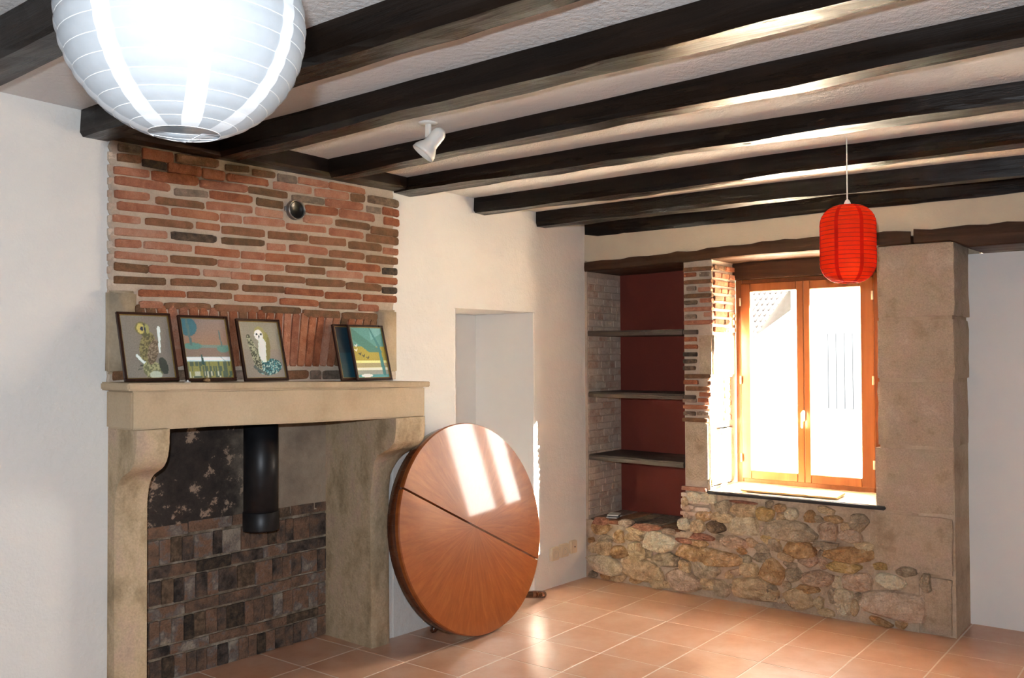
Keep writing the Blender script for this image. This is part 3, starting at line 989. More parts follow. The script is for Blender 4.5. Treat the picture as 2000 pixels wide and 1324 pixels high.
for i in range(NX):
    for j in range(NY):
        a = i * (NY + 1) + j
        sf.append((a, a + NY + 1, a + NY + 2, a + 1))
from_data('sill_bedding', sv, sf, M['sill_top'], win, True)
# board lying on the sill
M['pale_board'] = wood('pale_board', (0.50, 0.33, 0.12), (0.72, 0.55, 0.28), 1, (0.6, 0.8), 14, 0.4)
bv, bf = [], []
rnd = random.Random(9)
N = 18
for i in range(N + 1):
    y = -0.28 + 0.56 * i / N
    for (x, z) in ((-0.075, 0.0), (-0.08 + rnd.uniform(-.006, .006), 0.010), (0.08 + rnd.uniform(-.006, .006), 0.012), (0.075, 0.0)):
        bv.append((x, y, z))
for i in range(N):
    for k in range(4):
        bf.append((i * 4 + k, i * 4 + (k + 1) % 4, i * 4 + 4 + (k + 1) % 4, i * 4 + 4 + k))
bf += [(0, 1, 2, 3), (N * 4 + 3, N * 4 + 2, N * 4 + 1, N * 4)]
brd = from_data('board', bv, bf, M['pale_board'], None, False, (0.115, -1.345, 0.6525), (0, -0.035, 0.03))
tag(brd, 'thin yellowish board with a ragged edge lying on the window sill', 'board')

# ================================================================== CHIMNEY BREAST (brick facing above the mantel)
S0 = -2.455
breast = empty('chimney_breast', FW(S0, 0.0, 1.33), XA)
tag(breast, 'chimney breast of thin old bricks in pale mortar above the stone mantel', 'brick wall')
Z0 = 1.33
# mortar bed with a toothed outline down both sides
rnd = random.Random(12)
lft, rgt = [], []
z = 1.335
while z < 2.312:
    t = ((z - 1.40) / 0.0505) % 1.0
    k = 0.5 + 0.5 * math.cos(2 * math.pi * t)
    quo_l, quo_r = z < 1.715, z < 1.69
    lft.append((-3.213 + (0 if quo_l else 0.010 * k) + rnd.uniform(-.002, .002), z))
    rgt.append((-1.700 - (0 if quo_r else 0.010 * k) + rnd.uniform(-.002, .002), z))
    z += 0.0101
lft.append((-3.205, 2.312))
rgt.append((-1.705, 2.312))
v, f = [], []
n = len(lft)
for d in (0.0, 0.012):
    for a, b in zip(lft, rgt):
        for t in (0.0, 0.006 / 1.5, 1 - 0.006 / 1.5, 1.0):
            dd = d if (d == 0 or 0 < t < 1) else 0.006
            v.append((a[0] + (b[0] - a[0]) * t - S0, -dd, a[1] - Z0))
W = 4
for i in range(n - 1):
    for k in range(3):
        a = n * W + i * W + k
        f.append((a, a + 1, a + W + 1, a + W))
    f.append((i * W, i * W + W, n * W + i * W + W, n * W + i * W))
    f.append((i * W + 3, n * W + i * W + 3, n * W + i * W + W + 3, i * W + W + 3))
from_data('mortar_bed', v, f, M['mortar'], breast)
for (s, z, L, h, tilt, k) in BREAST:
    brick(breast, M['brick_' + k], (s - S0, -0.008, z - Z0), (L, 0.026 + random.uniform(-.003, .004), h * 1.22), (0, -tilt * 0.6, 0))
# end bricks peeping out at the left edge
z = 1.745
while z < 2.28:
    brick(breast, M['brick_w'], (-3.198 - S0, -0.004, z - Z0), (0.034, 0.016, 0.030))
    z += 0.0505
# dressed quoin stones at the foot
M['quoin'] = mottled('quoin_stone', [(0.2, (0.33, 0.25, 0.16)), (0.5, (0.47, 0.375, 0.26)), (0.78, (0.50, 0.41, 0.31))], 6, 0.9, 0.6, 55, 0.006)
for (a, b, z0, z1) in ((-3.222, -3.100, 1.385, 1.716), (-1.836, -1.690, 1.365, 1.692)):
    bm = bmesh.new()
    add_box(bm, (a - S0, -0.026, z0 - Z0), (b - S0, 0.004, z1 - Z0), 0.012, 3)
    bmesh.ops.subdivide_edges(bm, edges=bm.edges[:], cuts=1)
    for vv in bm.verts:
        vv.co += Vector((random.uniform(-.002, .002), random.uniform(-.001, .001), random.uniform(-.002, .002)))
    from_bm('quoin_stone', bm, M['quoin'], breast, True)
# flat arch of bricks on edge, fanning out from the middle
N = 27
for i in range(N):
    t = (i + 0.5) / N
    s = -3.085 + 1.235 * t
    ang = (t - 0.46) * 0.52
    brick(breast, M['brick_' + random.choice('soobbob')], (s - S0, -0.008, 1.540 - 0.012 * t - Z0), (0.255, 0.026, 0.041),
          (0, -math.pi / 2 + ang, 0))
s = -3.20
while s < -1.72:
    L = random.uniform(0.06, 0.16)
    L = min(L, -1.695 - s)
    if L > 0.03:
        brick(breast, M['brick_' + random.choice('gdbgow')], (s + L / 2 - S0, -0.008, 1.385 - 0.018 * (s + 3.23) - Z0 - 0.003), (L - 0.008, 0.024, 0.042))
    s += L
# flue cover
M['black_metal'] = simple('black_metal', (0.012, 0.011, 0.010), 0.35, 0.3, 0.3, 40)
M['steel_rim'] = simple('worn_steel', (0.32, 0.31, 0.30), 0.35, 0.9, 0.2, 60)
flue = empty('flue_cover', FW(-2.330, 0.014, 2.137), XA)
tag(flue, 'round black flue cover with a steel rim set in the brickwork', 'flue cover')
lathe('cover_disc', [(0.0001, 0.010), (0.030, 0.010), (0.034, 0.016), (0.040, 0.016), (0.040, 0.0)], M['black_metal'], flue, 32, rot=(math.pi / 2, 0, 0))
lathe('rim', [(0.041, -0.006), (0.041, 0.022), (0.044, 0.024), (0.047, 0.022), (0.047, -0.006)], M['steel_rim'], flue, 32, rot=(math.pi / 2, 0, 0))
for sx in (-1, 1):
    box('lug', (sx * 0.052 - 0.006, -0.012, -0.012), (sx * 0.052 + 0.006, 0.0, 0.012), M['steel_rim'], flue, 0.002, 1)

# ================================================================== FIREPLACE
fp = empty('fireplace', FW(S0, 0.0, 0.0), XA)
tag(fp, 'pale limestone fireplace with carved corbels and a sooty brick hearth', 'fireplace')


def zt(s):
    return -0.0175 * (s + 3.23)


def slanted_box(name, s0, s1, d0, d1, z0, z1, mat, seed, bev=0.006):
    rnd = random.Random(seed)
    bm = bmesh.new()
    add_box(bm, (s0 - S0, -d1, z0), (s1 - S0, -d0, z1), bev, 2)
    bmesh.ops.bisect_plane(bm, geom=bm.verts[:] + bm.edges[:] + bm.faces[:], plane_co=(0, 0, 0), plane_no=(1, 0, 0))
    for q in (-0.6, -0.4, -0.2, 0.2, 0.4, 0.6):
        bmesh.ops.bisect_plane(bm, geom=bm.verts[:] + bm.edges[:] + bm.faces[:], plane_co=(q, 0, 0), plane_no=(1, 0, 0))
    for vv in bm.verts:
        vv.co.z += zt(vv.co.x + S0) + rnd.uniform(-.0015, .0015)
        vv.co.y += rnd.uniform(-.0012, .0012)
    return from_bm(name, bm, mat, fp)


slanted_box('mantel_shelf', -3.238, -1.648, 0.0, 0.222, 1.3235, 1.353, M['limestone'], 1, 0.005)
slanted_box('mantel_beam', -3.215, -1.668, 0.0, 0.205, 1.172, 1.3230, M['limestone'], 2, 0.007)
M['dark_brown'] = simple('matt_dark_brown', (0.02, 0.010, 0.006), 0.9, 0, 0.3)
box('dark_strip', (-3.10 - S0, 0.0, 1.152), (-1.86 - S0, 0.30, 1.215), M['dark_brown'], fp)  # dark brown strip set back below the mantel beam


def corbel(s_in, s_out, prof, flare, seed):
    """jamb with an S-shaped corbel: prof = [(d, z)] front profile from the floor up"""
    rnd = random.Random(seed)
    # smooth the profile
    pts = []
    for i in range(len(prof) - 1):
        p0 = prof[max(i - 1, 0)]
        p1, p2 = prof[i], prof[i + 1]
        p3 = prof[min(i + 2, len(prof) - 1)]
        m = 6 if i > 1 else 3
        for k in range(m):
            t = k / m
            pts.append(tuple(0.5 * ((2 * p1[c]) + (-p0[c] + p2[c]) * t + (2 * p0[c] - 5 * p1[c] + 4 * p2[c] - p3[c]) * t * t + (-p0[c] + 3 * p1[c] - 3 * p2[c] + p3[c]) * t ** 3) for c in (0, 1)))
    pts.append(prof[-1])
    v, f = [], []
    NS = 6
    a, b = min(s_in, s_out), max(s_in, s_out)
    for (d, z) in pts:
        fl = flare * max(0.0, min(1.0, (z - 0.86) / 0.12))
        for k in range(NS + 1):
            t = k / NS
            s = a + (b - a) * t + fl * t
            e = 0.007 if k in (0, NS) else 0.0
            fl_d = 0.003 * math.sin(t * 9.4) * (d > 0.1)
            v.append((s - S0, -(d - e + fl_d + rnd.uniform(-.0012, .0012)), z))
        v.append((b + fl - S0, 0.33, z))
        v.append((a - S0, 0.33, z))
    n = NS + 3
    m = len(pts)
    for i in range(m - 1):
        for k in range(n):
            f.append((i * n + k, i * n + (k + 1) % n, (i + 1) * n + (k + 1) % n, (i + 1) * n + k))
    f.append(tuple(range(n)))
    f.append(tuple((m - 1) * n + k for k in reversed(range(n))))
    o = from_data('jamb', v, f, M['limestone_jamb'], fp, False)
    b_ = bmesh.new()
    b_.from_mesh(o.data)
    bmesh.ops.recalc_face_normals(b_, faces=b_.faces[:])
    for e in b_.edges:
        if len(e.link_faces) == 2 and e.calc_face_angle(0) > 0.6:
            e.smooth = False
    b_.to_mesh(o.data)
    b_.free()
    for p in o.data.polygons:
        p.use_smooth = True
    return o


PROF = [(0.066, 0.0), (0.064, 0.40), (0.062, 0.76), (0.068, 0.90), (0.104, 0.975), (0.196, 1.026), (0.229, 1.09), (0.234, 1.172)]
corbel(-3.072, -3.206, PROF, 0.0, 1)
PROF2 = [(0.055, 0.0), (0.052, 0.40), (0.050, 0.70), (0.064, 0.85), (0.092, 0.945), (0.190, 1.003), (0.232, 1.05), (0.238, 1.150)]
corbel(-1.893, -1.772, PROF2, 0.075, 2)


# back of the hearth: soot-blackened plaster above, bricks below
def soot_plaster():
    mt, nt, bs, vec = base('sooty_plaster')
    bs.inputs['Roughness'].default_value = 0.95
    sep = nt.nodes.new('ShaderNodeSeparateXYZ')
    nt.links.new(vec, sep.inputs[0])
    n = noise(nt, vec, 5, 6, 0.65)
    n2 = noise(nt, vec, 11, 10, 0.74, None, 0.15)
    # smoke stain on the left half where the fire burnt
    x = math_node(nt, 'ADD', sep.outputs['X'], math_node(nt, 'MULTIPLY', math_node(nt, 'SUBTRACT', n, 0.5), 0.55))
    stain = nt.nodes.new('ShaderNodeMapRange')
    stain.interpolation_type = 'SMOOTHSTEP'
    stain.inputs['From Min'].default_value = -0.02
    stain.inputs['From Max'].default_value = 0.26
    nt.links.new(x, stain.inputs['Value'])
    cl = ramp(nt, n2, [(0.3, (0.016, 0.013, 0.012)), (0.58, (0.05, 0.038, 0.032)), (0.585, (0.09, 0.066, 0.052)), (0.615, (0.36, 0.26, 0.19)), (0.8, (0.48, 0.37, 0.27))])
    cr = ramp(nt, noise(nt, vec, 4, 5, 0.6), [(0.3, (0.24, 0.19, 0.145)), (0.5, (0.37, 0.30, 0.225)), (0.7, (0.48, 0.39, 0.295))])
    c = mixc(nt, stain.outputs['Result'], cl, cr)
    nt.links.new(c, bs.inputs['Base Color'])
    bump(nt, bs, math_node(nt, 'ADD', n2, noise(nt, vec, 60, 4)), 0.5, 0.008)
    return mt


M['soot_plaster'] = soot_plaster()
M['soot_mortar'] = mottled('sooty_mortar', [(0.3, (0.10, 0.075, 0.055)), (0.5, (0.27, 0.215, 0.155)), (0.68, (0.48, 0.41, 0.32))], 16, 0.95, 0.8, 80, 0.01)
hb = box('hearth_back', (-3.10 - S0, 0.318, 0.004), (-1.84 - S0, 0.3315, 0.70), M['soot_mortar'], fp)
box('soot_plaster', (-3.10 - S0, 0.309, 0.662), (-1.84 - S0, 0.330, 1.22), M['soot_plaster'], fp)
rows = []
zb = 0.0
for k, h in enumerate((0.098, 0.042, 0.110, 0.050, 0.108, 0.052, 0.112, 0.05)):
    rows.append((zb, h, k % 2))
    zb += h + 0.010
for (z0, h, thin) in rows:
    s = -3.085
    while s < -1.852:
        if thin:
            L = random.uniform(0.14, 0.24)
        else:
            L = random.choice((0.05, 0.056, 0.052, 0.06, 0.058, 0.10, 0.05))
        L = min(L, -1.846 - s)
        if L > 0.02:
            zc = z0 + h / 2 + 0.003 + random.uniform(-.003, .003)
            m_ = M['soot_brick'] if random.random() < 0.86 else M['brick_d']
            if thin:
                brick(hb, m_, (s + L / 2 - S0, 0.316, zc), (L - 0.003, 0.012 + random.uniform(0, .005), h), (0, random.uniform(-.015, .015), 0), 'brick', True)
            else:
                brick(hb, m_, (s + L / 2 - S0, 0.316, zc), (h + random.uniform(-.004, .002), 0.012 + random.uniform(0, .005), L - 0.0035), (0, -math.pi / 2, 0), 'brick', True)
        s += L

# stovepipe hanging in the hearth
M['stove_black'] = simple('stove_black', (0.012, 0.013, 0.016), 0.42, 0.2, 0.3, 25)
pipe = empty('stovepipe', FW(-2.386, -0.17, 0.635), XA)
tag(pipe, 'black metal stovepipe hanging down inside the hearth', 'stovepipe')
lathe('pipe', [(0.076, 0.02), (0.080, 0.02), (0.080, 0.56), (0.076, 0.56)], M['stove_black'], pipe, 40)
lathe('end_sleeve', [(0.079, 0.004), (0.083, 0.0), (0.084, 0.006), (0.0835, 0.085), (0.0805, 0.088)], M['stove_black'], pipe, 40)

# ================================================================== PICTURES ON THE MANTEL
M['frame_wood'] = wood('frame_wood', (0.02, 0.007, 0.004), (0.06, 0.020, 0.010), 2, (0.25, 0.4), 20, 0.1)
M['gilt'] = simple('gilt_edge', (0.45, 0.33, 0.12), 0.35, 0.8)


def print_material(name):
    mt, nt, bs, vec = base(name)
    at = nt.nodes.new('ShaderNodeVertexColor')
    at.layer_name = 'print'
    n = noise(nt, vec, 160, 3)
    c = mixc(nt, 0.35, at.outputs['Color'], mixc(nt, 1.0, at.outputs['Color'], ramp(nt, n, [(0.3, (0.6, 0.6, 0.6)), (0.7, (1.3, 1.3, 1.3))]), 'MULTIPLY'))
    nt.links.new(c, bs.inputs['Base Color'])
    bs.inputs['Metallic'].default_value = 0.1
    bs.inputs['Roughness'].default_value = 0.38
    return mt


M['print'] = print_material('foil_print')


def ell(x, y, cx, cy, rx, ry, a=0.0):
    c, s = math.cos(a), math.sin(a)
    u, w = (x - cx) * c + (y - cy) * s, -(x - cx) * s + (y - cy) * c
    return (u / rx) ** 2 + (w / ry) ** 2 < 1


def seg(x, y, ax, ay, bx, by, r0, r1=None):
    r1 = r0 if r1 is None else r1
    dx, dy = bx - ax, by - ay
    t = max(0, min(1, ((x - ax) * dx + (y - ay) * dy) / (dx * dx + dy * dy)))
    return math.hypot(x - ax - t * dx, y - ay - t * dy) < r0 + (r1 - r0) * t


def hsh(x, y, k=1.0):
    v_ = math.sin(x * 127.1 * k + y * 311.7 * k) * 43758.5453
    return v_ - math.floor(v_)


def art_tawny(x, y):
    c = (0.20, 0.185, 0.16)
    if seg(x, y, .26, .36, .40, .25, .022, .03) or seg(x, y, .78, .80, .74, .42, .030, .016) or seg(x, y, .66, .60, .70, .53, .008):
        c = (0.75, 0.88, 0.86)
    if seg(x, y, .45, .22, .30, .20, .012) or seg(x, y, .47, .18, .24, .14, .006):
        c = (0.06, 0.07, 0.06)
    if ell(x, y, .55, .13, .20, .15, -.3):
        c = (0.14, 0.15, 0.08) if hsh(round(x * 31 + 4 * y), round(y * 40 - 3 * x)) > .45 else (0.32, 0.33, 0.18)
    if ell(x, y, .60, .06, .13, .06):
        c = (0.42, 0.48, 0.40)
    if ell(x, y, .78, .20, .09, .14, .3):
        c = (0.05, 0.06, 0.05)
    if ell(x, y, .50, .50, .155, .25, -.45):
        c = (0.24, 0.22, 0.10) if hsh(round(x * 52 + 9 * y), round(y * 60 - 7 * x)) > .5 else (0.10, 0.09, 0.05)
    if ell(x, y, .60, .42, .10, .22, -.45):
        c = (0.12, 0.09, 0.06) if hsh(round(x * 48 + 9 * y), round(y * 66 - 7 * x)) > .4 else (0.26, 0.21, 0.15)
    if ell(x, y, .43, .79, .135, .105):
        c = (0.17, 0.16, 0.07)
    if ell(x, y, .405, .79, .075, .085):
        c = (0.46, 0.42, 0.14)
    if ell(x, y, .535, .78, .045, .08):
        c = (0.30, 0.31, 0.12)
    if ell(x, y, .43, .785, .032, .038) or seg(x, y, .48, .86, .50, .72, .012):
        c = (0.03, 0.04, 0.07)
    if ell(x, y, .49, .69, .09, .025):
        c = (0.10, 0.10, 0.05)
    return c


def art_pond(x, y):
    if y > .56:
        c = (0.24 + .10 * (1 - y), 0.17 + .03 * y, 0.12 + .13 * (y - .5))
        if ell(x, y, .14, .86, .20, .16):
            c = (0.05, 0.15, 0.19)
    elif y > .50:
        c = (0.17, 0.25, 0.23)
    elif y > .36:
        c = (0.22, 0.17, 0.14)
    elif y > .28:
        k = 1 - abs(y - .325) / .045
        c = (0.35 + .5 * k, 0.5 + .42 * k, 0.55 + .4 * k)
    else:
        g = hsh(round(x * 34), round(y * 12))
        c = (0.26, 0.26, 0.09) if g > .55 else (0.09, 0.13, 0.09)
        if y < .12 and g > .8:
            c = (0.5, 0.52, 0.42)
    if ell(x, y, .20, .535, .20, .055) or ell(x, y, .86, .49, .14, .06):
        c = (0.11, 0.25, 0.22)
    if seg(x, y, .17, .56, .13, .98, .022, .03) or seg(x, y, .84, .54, .82, .80, .018, .012):
        c = (0.10, 0.17, 0.17)
    if seg(x, y, .37, .25, .36, .38, .03, .015) or seg(x, y, .76, .37, .86, .29, .008):
        c = (0.04, 0.10, 0.09)
    return c


def art_barn(x, y):
    c = (0.26, 0.25, 0.20) if y > .5 else (0.25, 0.225, 0.19)
    if ell(x, y, .62, .20, .33, .14, .1):
        g = hsh(round(x * 50 + 8 * y), round(y * 58 - 9 * x))
        c = (0.02, 0.08, 0.09) if g > .45 else ((0.08, 0.26, 0.29) if g > .2 else (0.42, 0.55, 0.5))
    if seg(x, y, .20, .72, .33, .40, .05, .11) or seg(x, y, .33, .40, .36, .20, .11, .08):
        g = hsh(round(x * 44 + 9 * y), round(y * 54 - 8 * x))
        c = (0.05, 0.06, 0.04) if g > .5 else (0.33, 0.35, 0.24)
    if seg(x, y, .25, .20, .55, .06, .03, .02):
        c = (0.09, 0.12, 0.11)
    if ell(x, y, .57, .55, .15, .28, -.22):
        c = (0.26, 0.25, 0.09) if x > .58 else (0.62, 0.68, 0.64)
    if ell(x, y, .52, .50, .10, .20, -.25):
        c = (0.66, 0.72, 0.70)
    if ell(x, y, .66, .52, .055, .22, -.2):
        c = (0.20, 0.19, 0.08)
    if ell(x, y, .50, .80, .135, .115):
        c = (0.30, 0.29, 0.13)
    if ell(x, y, .47, .76, .105, .095):
        c = (0.82, 0.86, 0.84)
    if ell(x, y, .425, .775, .026, .024) or ell(x, y, .53, .775, .026, .024) or seg(x, y, .475, .75, .47, .70, .012):
        c = (0.02, 0.03, 0.03)
    return c


def art_geese(x, y):
    if y > .62:
        c = (0.10, 0.27, 0.26)
    elif y > .34:
        c = (0.34, 0.29, 0.06)
    elif y > .29:
        c = (0.62, 0.66, 0.32)
    elif y > .21:
        c = (0.38, 0.34, 0.18)
    elif y > .15:
        c = (0.72, 0.75, 0.60)
    elif y > .07:
        c = (0.28, 0.30, 0.26)
    else:
        c = (0.09, 0.30, 0.32)
    if .5 < y + .55 * (x - .5) < .74 and y > .5:
        c = (0.07, 0.20, 0.17)
    if .86 < y + .4 * (.9 - x) and x > .6 and y > .7:
        c = (0.15, 0.36, 0.37)
    if seg(x, y, .86, .10, .82, .62, .055, .04) or seg(x, y, .82, .62, .62, .98, .035, .02):
        c = (0.05, 0.19, 0.20)
    for gx, gy in ((.12, .62), (.10, .53), (.20, .46), (.30, .42), (.42, .38)):
        if seg(x, y, gx - .04, gy + .03, gx, gy, .012) or seg(x, y, gx, gy, gx + .03, gy + .035, .012):
            c = (0.82, 0.85, 0.75) if gy > .5 else (0.05, 0.06, 0.05)
    if ell(x, y, .3, .05, .18, .03):
        c = (0.8, 0.86, 0.82)
    return c


def art_night(x, y):
    return (0.012, 0.03 + .02 * (y < .5), 0.045 + .03 * (y < .5))


def picture(s, d, z, w, h, lean, roll, art, label, tone=1.55):
    root = empty('picture_frame', FW(s, d, z), XA)
    root.rotation_euler = (Matrix.Rotation(XA, 3, 'Z') @ Matrix.Rotation(-lean, 3, 'X') @ Matrix.Rotation(roll, 3, 'Y')).to_euler()
    tag(root, label, 'picture', 'framed bird pictures on the mantel')
    fw = 0.0105
    bm = bmesh.new()
    for lo, hi in (((-w / 2, -0.008, 0), (w / 2, 0.006, fw)), ((-w / 2, -0.008, h - fw), (w / 2, 0.006, h)), ((-w / 2, -0.008, fw), (-w / 2 + fw, 0.006, h - fw)), ((w / 2 - fw, -0.008, fw), (w / 2, 0.006, h - fw))):
        add_box(bm, lo, hi, 0.0015, 1)
    from_bm('frame', bm, M['frame_wood'], root)
    g = 0.0028
    bm = bmesh.new()
    for lo, hi in (((-w / 2 + fw, -0.005, fw), (w / 2 - fw, 0.004, fw + g)), ((-w / 2 + fw, -0.005, h - fw - g), (w / 2 - fw, 0.004, h - fw)), ((-w / 2 + fw, -0.005, fw), (-w / 2 + fw + g, 0.004, h - fw)), ((w / 2 - fw - g, -0.005, fw), (w / 2 - fw, 0.004, h - fw))):
        add_box(bm, lo, hi)
    from_bm('gilt_slip', bm, M['gilt'], root)
    box('backing', (-w / 2 + 0.004, 0.003, 0.004), (w / 2 - 0.004, 0.006, h - 0.004), M['dark_brown'], root)
    NX, NZ = 60, 80
    iw, ih = w - 2 * fw, h - 2 * fw
    v_ = [(-iw / 2 + iw * i / NX, 0.0, fw + ih * j / NZ) for j in range(NZ + 1) for i in range(NX + 1)]
    f_ = [(j * (NX + 1) + i, j * (NX + 1) + i + 1, (j + 1) * (NX + 1) + i + 1, (j + 1) * (NX + 1) + i) for j in range(NZ) for i in range(NX)]
    o = from_data('print', v_, f_, M['print'], root)
    ca = o.data.color_attributes.new('print', 'FLOAT_COLOR', 'POINT')
    for j in range(NZ + 1):
        for i in range(NX + 1):
            c = art(i / NX, j / NZ)
            ca.data[j * (NX + 1) + i].color = (c[0] * tone, c[1] * tone, c[2] * tone, 1)


LEAN = math.radians(15.5)
picture(-3.086, 0.118, 1.3555, 0.226, 0.284, LEAN, 0.0, art_tawny, 'framed picture of a brown owl on a stump, leftmost on the mantel')
picture(-2.823, 0.118, 1.3510, 0.232, 0.284, LEAN, 0.0, art_pond, 'framed picture of a misty pond with reeds, between the two owls')
picture(-2.552, 0.118, 1.3465, 0.226, 0.282, LEAN, 0.0, art_barn, 'framed picture of a white-faced barn owl on a gnarled stump')
picture(-2.018, 0.110, 1.3372, 0.226, 0.280, LEAN, 0.0, art_night, 'dark framed picture mostly hidden behind the yellow lake picture')
picture(-1.943, 0.134, 1.3362, 0.226, 0.280, LEAN, 0.0, art_geese, 'framed picture of geese over a yellow lake, rightmost on the mantel')

# small things on the mantel
cap = empty('white_stopper', FW(-2.962, 0.168, 1.3492), XA)
tag(cap, 'small white stopper on the mantel in front of the pond picture', 'stopper')
M['white_plastic'] = simple('white_plastic', (0.80, 0.79, 0.76), 0.4)
lathe('flange', [(0.0001, 0.0), (0.0125, 0.0), (0.0125, 0.0018), (0.005, 0.003)], M['white_plastic'], cap, 20)
lathe('plug', [(0.0045, 0.002), (0.0042, 0.0075), (0.003, 0.0088), (0.0001, 0.009)], M['white_plastic'], cap, 16)
v, f = stone_mesh(0.022, 0.017, 0.009, 77)
peb = from_data('pebble', v, f, M['stone_o'], None, True, FW(-2.869, 0.158, 1.3555), (0, 0, XA))
v2 = [tuple(Vector(q)) for q in v]
n0 = len(v2)
# closed at the back so that it reads as a lump from every side
bmp_ = bmesh.new()
bmp_.from_mesh(peb.data)
bmesh.ops.contextual_create(bmp_, geom=[e for e in bmp_.edges if e.is_boundary])
bmp_.to_mesh(peb.data)
bmp_.free()
tag(peb, 'small brown pebble on the mantel edge below the pond picture', 'pebble')

# ================================================================== NICHE SHELVES
def shelf(z, y0, y1, x0, th, label, seed, dip=0.0):
    rnd = random.Random(seed)
    N = 16
    v, f = [], []
    for i in range(N + 1):
        y = y0 + (y1 - y0) * i / N
        a = rnd.uniform(-.003, .003)
        zz = dip * i / N
        for (x, q) in ((0.40, th / 2), (x0 + 0.006 + a, th / 2 + rnd.uniform(-.001, .001)), (x0 + a, th * 0.15), (x0 + 0.004 + a, -th / 2), (0.40, -th / 2)):
            v.append((x, y - y0, q + zz))
    for i in range(N):
        for k in range(5):
            f.append((i * 5 + k, i * 5 + (k + 1) % 5, i * 5 + 5 + (k + 1) % 5, i * 5 + 5 + k))
    f += [tuple(range(5)), tuple(N * 5 + k for k in reversed(range(5)))]
    o = from_data('shelf', v, f, M['shelfwood'], None, False, (0.0, y0, z))
    b = bmesh.new()
    b.from_mesh(o.data)
    bmesh.ops.recalc_face_normals(b, faces=b.faces[:])
    b.to_mesh(o.data)
    b.free()
    tag(o, label, 'shelf', 'rough shelves in the niche')


shelf(1.600, -0.030, -0.716, -0.012, 0.034, 'topmost rough dark wooden shelf in the red niche', 1, -0.004)
shelf(1.200, -0.030, -0.716, -0.012, 0.034, 'middle rough dark wooden shelf in the red niche', 2, -0.002)
shelf(0.790, -0.030, -0.712, -0.006, 0.034, 'lowest rough dark wooden shelf in the red niche', 3, -0.010)
box('shelf_end', (-0.016, -0.817, 1.580), (0.01, -0.722, 1.608), M['shelfwood'], None, 0.003)
bpy.data.objects['shelf_end'].parent = wall_right
bpy.data.objects['shelf_end'].location = (0, -OY, 0)
box('shelf_end', (-0.016, -0.80, 1.186), (0.01, -0.722, 1.210), M['shelfwood'], None, 0.003)
e2 = bpy.data.objects['shelf_end.001']
e2.parent = wall_right
e2.location = (0, -OY, 0)

# leaflets on the niche ledge
M['leaf_w'] = simple('white_paper', (0.75, 0.74, 0.70), 0.6)
M['leaf_k'] = simple('dark_paper', (0.03, 0.035, 0.04), 0.5)
for k, (mt, a, dz) in enumerate((('leaf_w', 0.2, 0.0), ('leaf_k', 0.5, 0.0075), ('leaf_w', 0.35, 0.015))):
    o = box('leaflet', (-0.055, -0.037, 0.0), (0.055, 0.037, 0.0065), M[mt], None, 0.001, 1, (0.10, -0.155, 0.3945 + dz), (0, 0, a))
    tag(o, ('white folded leaflet at the bottom of the little pile on the niche ledge', 'black folded leaflet in the middle of the little pile on the niche ledge', 'white folded leaflet on top of the little pile on the niche ledge')[k], 'leaflet', 'leaflets on the niche ledge')

# ================================================================== SOCKETS
M['socket'] = simple('socket_plastic', (0.70, 0.60, 0.45), 0.45)
M['socket_in'] = simple('socket_insert', (0.62, 0.56, 0.46), 0.4)
for k, (s, z, w, h, lab) in enumerate(((-0.358, 0.212, 0.078, 0.082, 'beige wall socket furthest from the corner, beside the table'), (-0.260, 0.218, 0.080, 0.082, 'beige wall socket in the middle of the row of three'), (-0.163, 0.2255, 0.066, 0.080, 'beige aerial outlet with one dark hole, nearest the corner'))):
    r = empty('wall_socket', FW(s, 0.0, z), XA)
    tag(r, lab, 'socket', 'sockets low on the wall')
    box('plate', (-w / 2, -0.024, -h / 2), (w / 2, 0.0, h / 2), M['socket'], r, 0.004, 2)
    if k < 2:
        lathe('insert', [(0.0001, 0.0), (0.019, 0.0), (0.021, 0.012), (0.024, 0.012), (0.024, 0.0)], M['socket_in'], r, 24, loc=(0, -0.0152, -0.004), rot=(math.pi / 2, 0, 0))
        for sx in (-1, 1):
            tube('pin_hole', [(sx * 0.0095, -0.0235, -0.006), (sx * 0.0095, -0.0165, -0.006)], 0.0028, M['black_metal'], r, 8)
        tube('earth_pin', [(0, -0.0255, 0.006), (0, -0.0165, 0.006)], 0.0026, M['steel_rim'], r, 8)
    else:
        tube('aerial_hole', [(0.006, -0.0258, 0.0), (0.006, -0.018, 0.0)], 0.005, M['black_metal'], r, 10)

# ================================================================== ROUND TABLE LEANING ON THE WALL
TAZ, TTI = math.radians(-89.2), math.radians(10.0)
tn = Vector((math.cos(TTI) * math.cos(TAZ), math.cos(TTI) * math.sin(TAZ), math.sin(TTI)))
tu = Vector((-math.sin(TAZ), math.cos(TAZ), 0))
tv = tn.cross(tu)
RU, RV = 0.572, 0.548
tc_ = Vector((-1.379, -0.208, RV * math.cos(TTI) + 0.016))
table = empty('round_table', (tc_.x, tc_.y + 0.09, 0.0))
tag(table, 'round polished wooden pedestal table tipped up against the white wall', 'table')
tm = Matrix((tu, tv, tn)).transposed().to_4x4()
tm.translation = tc_ - table.location


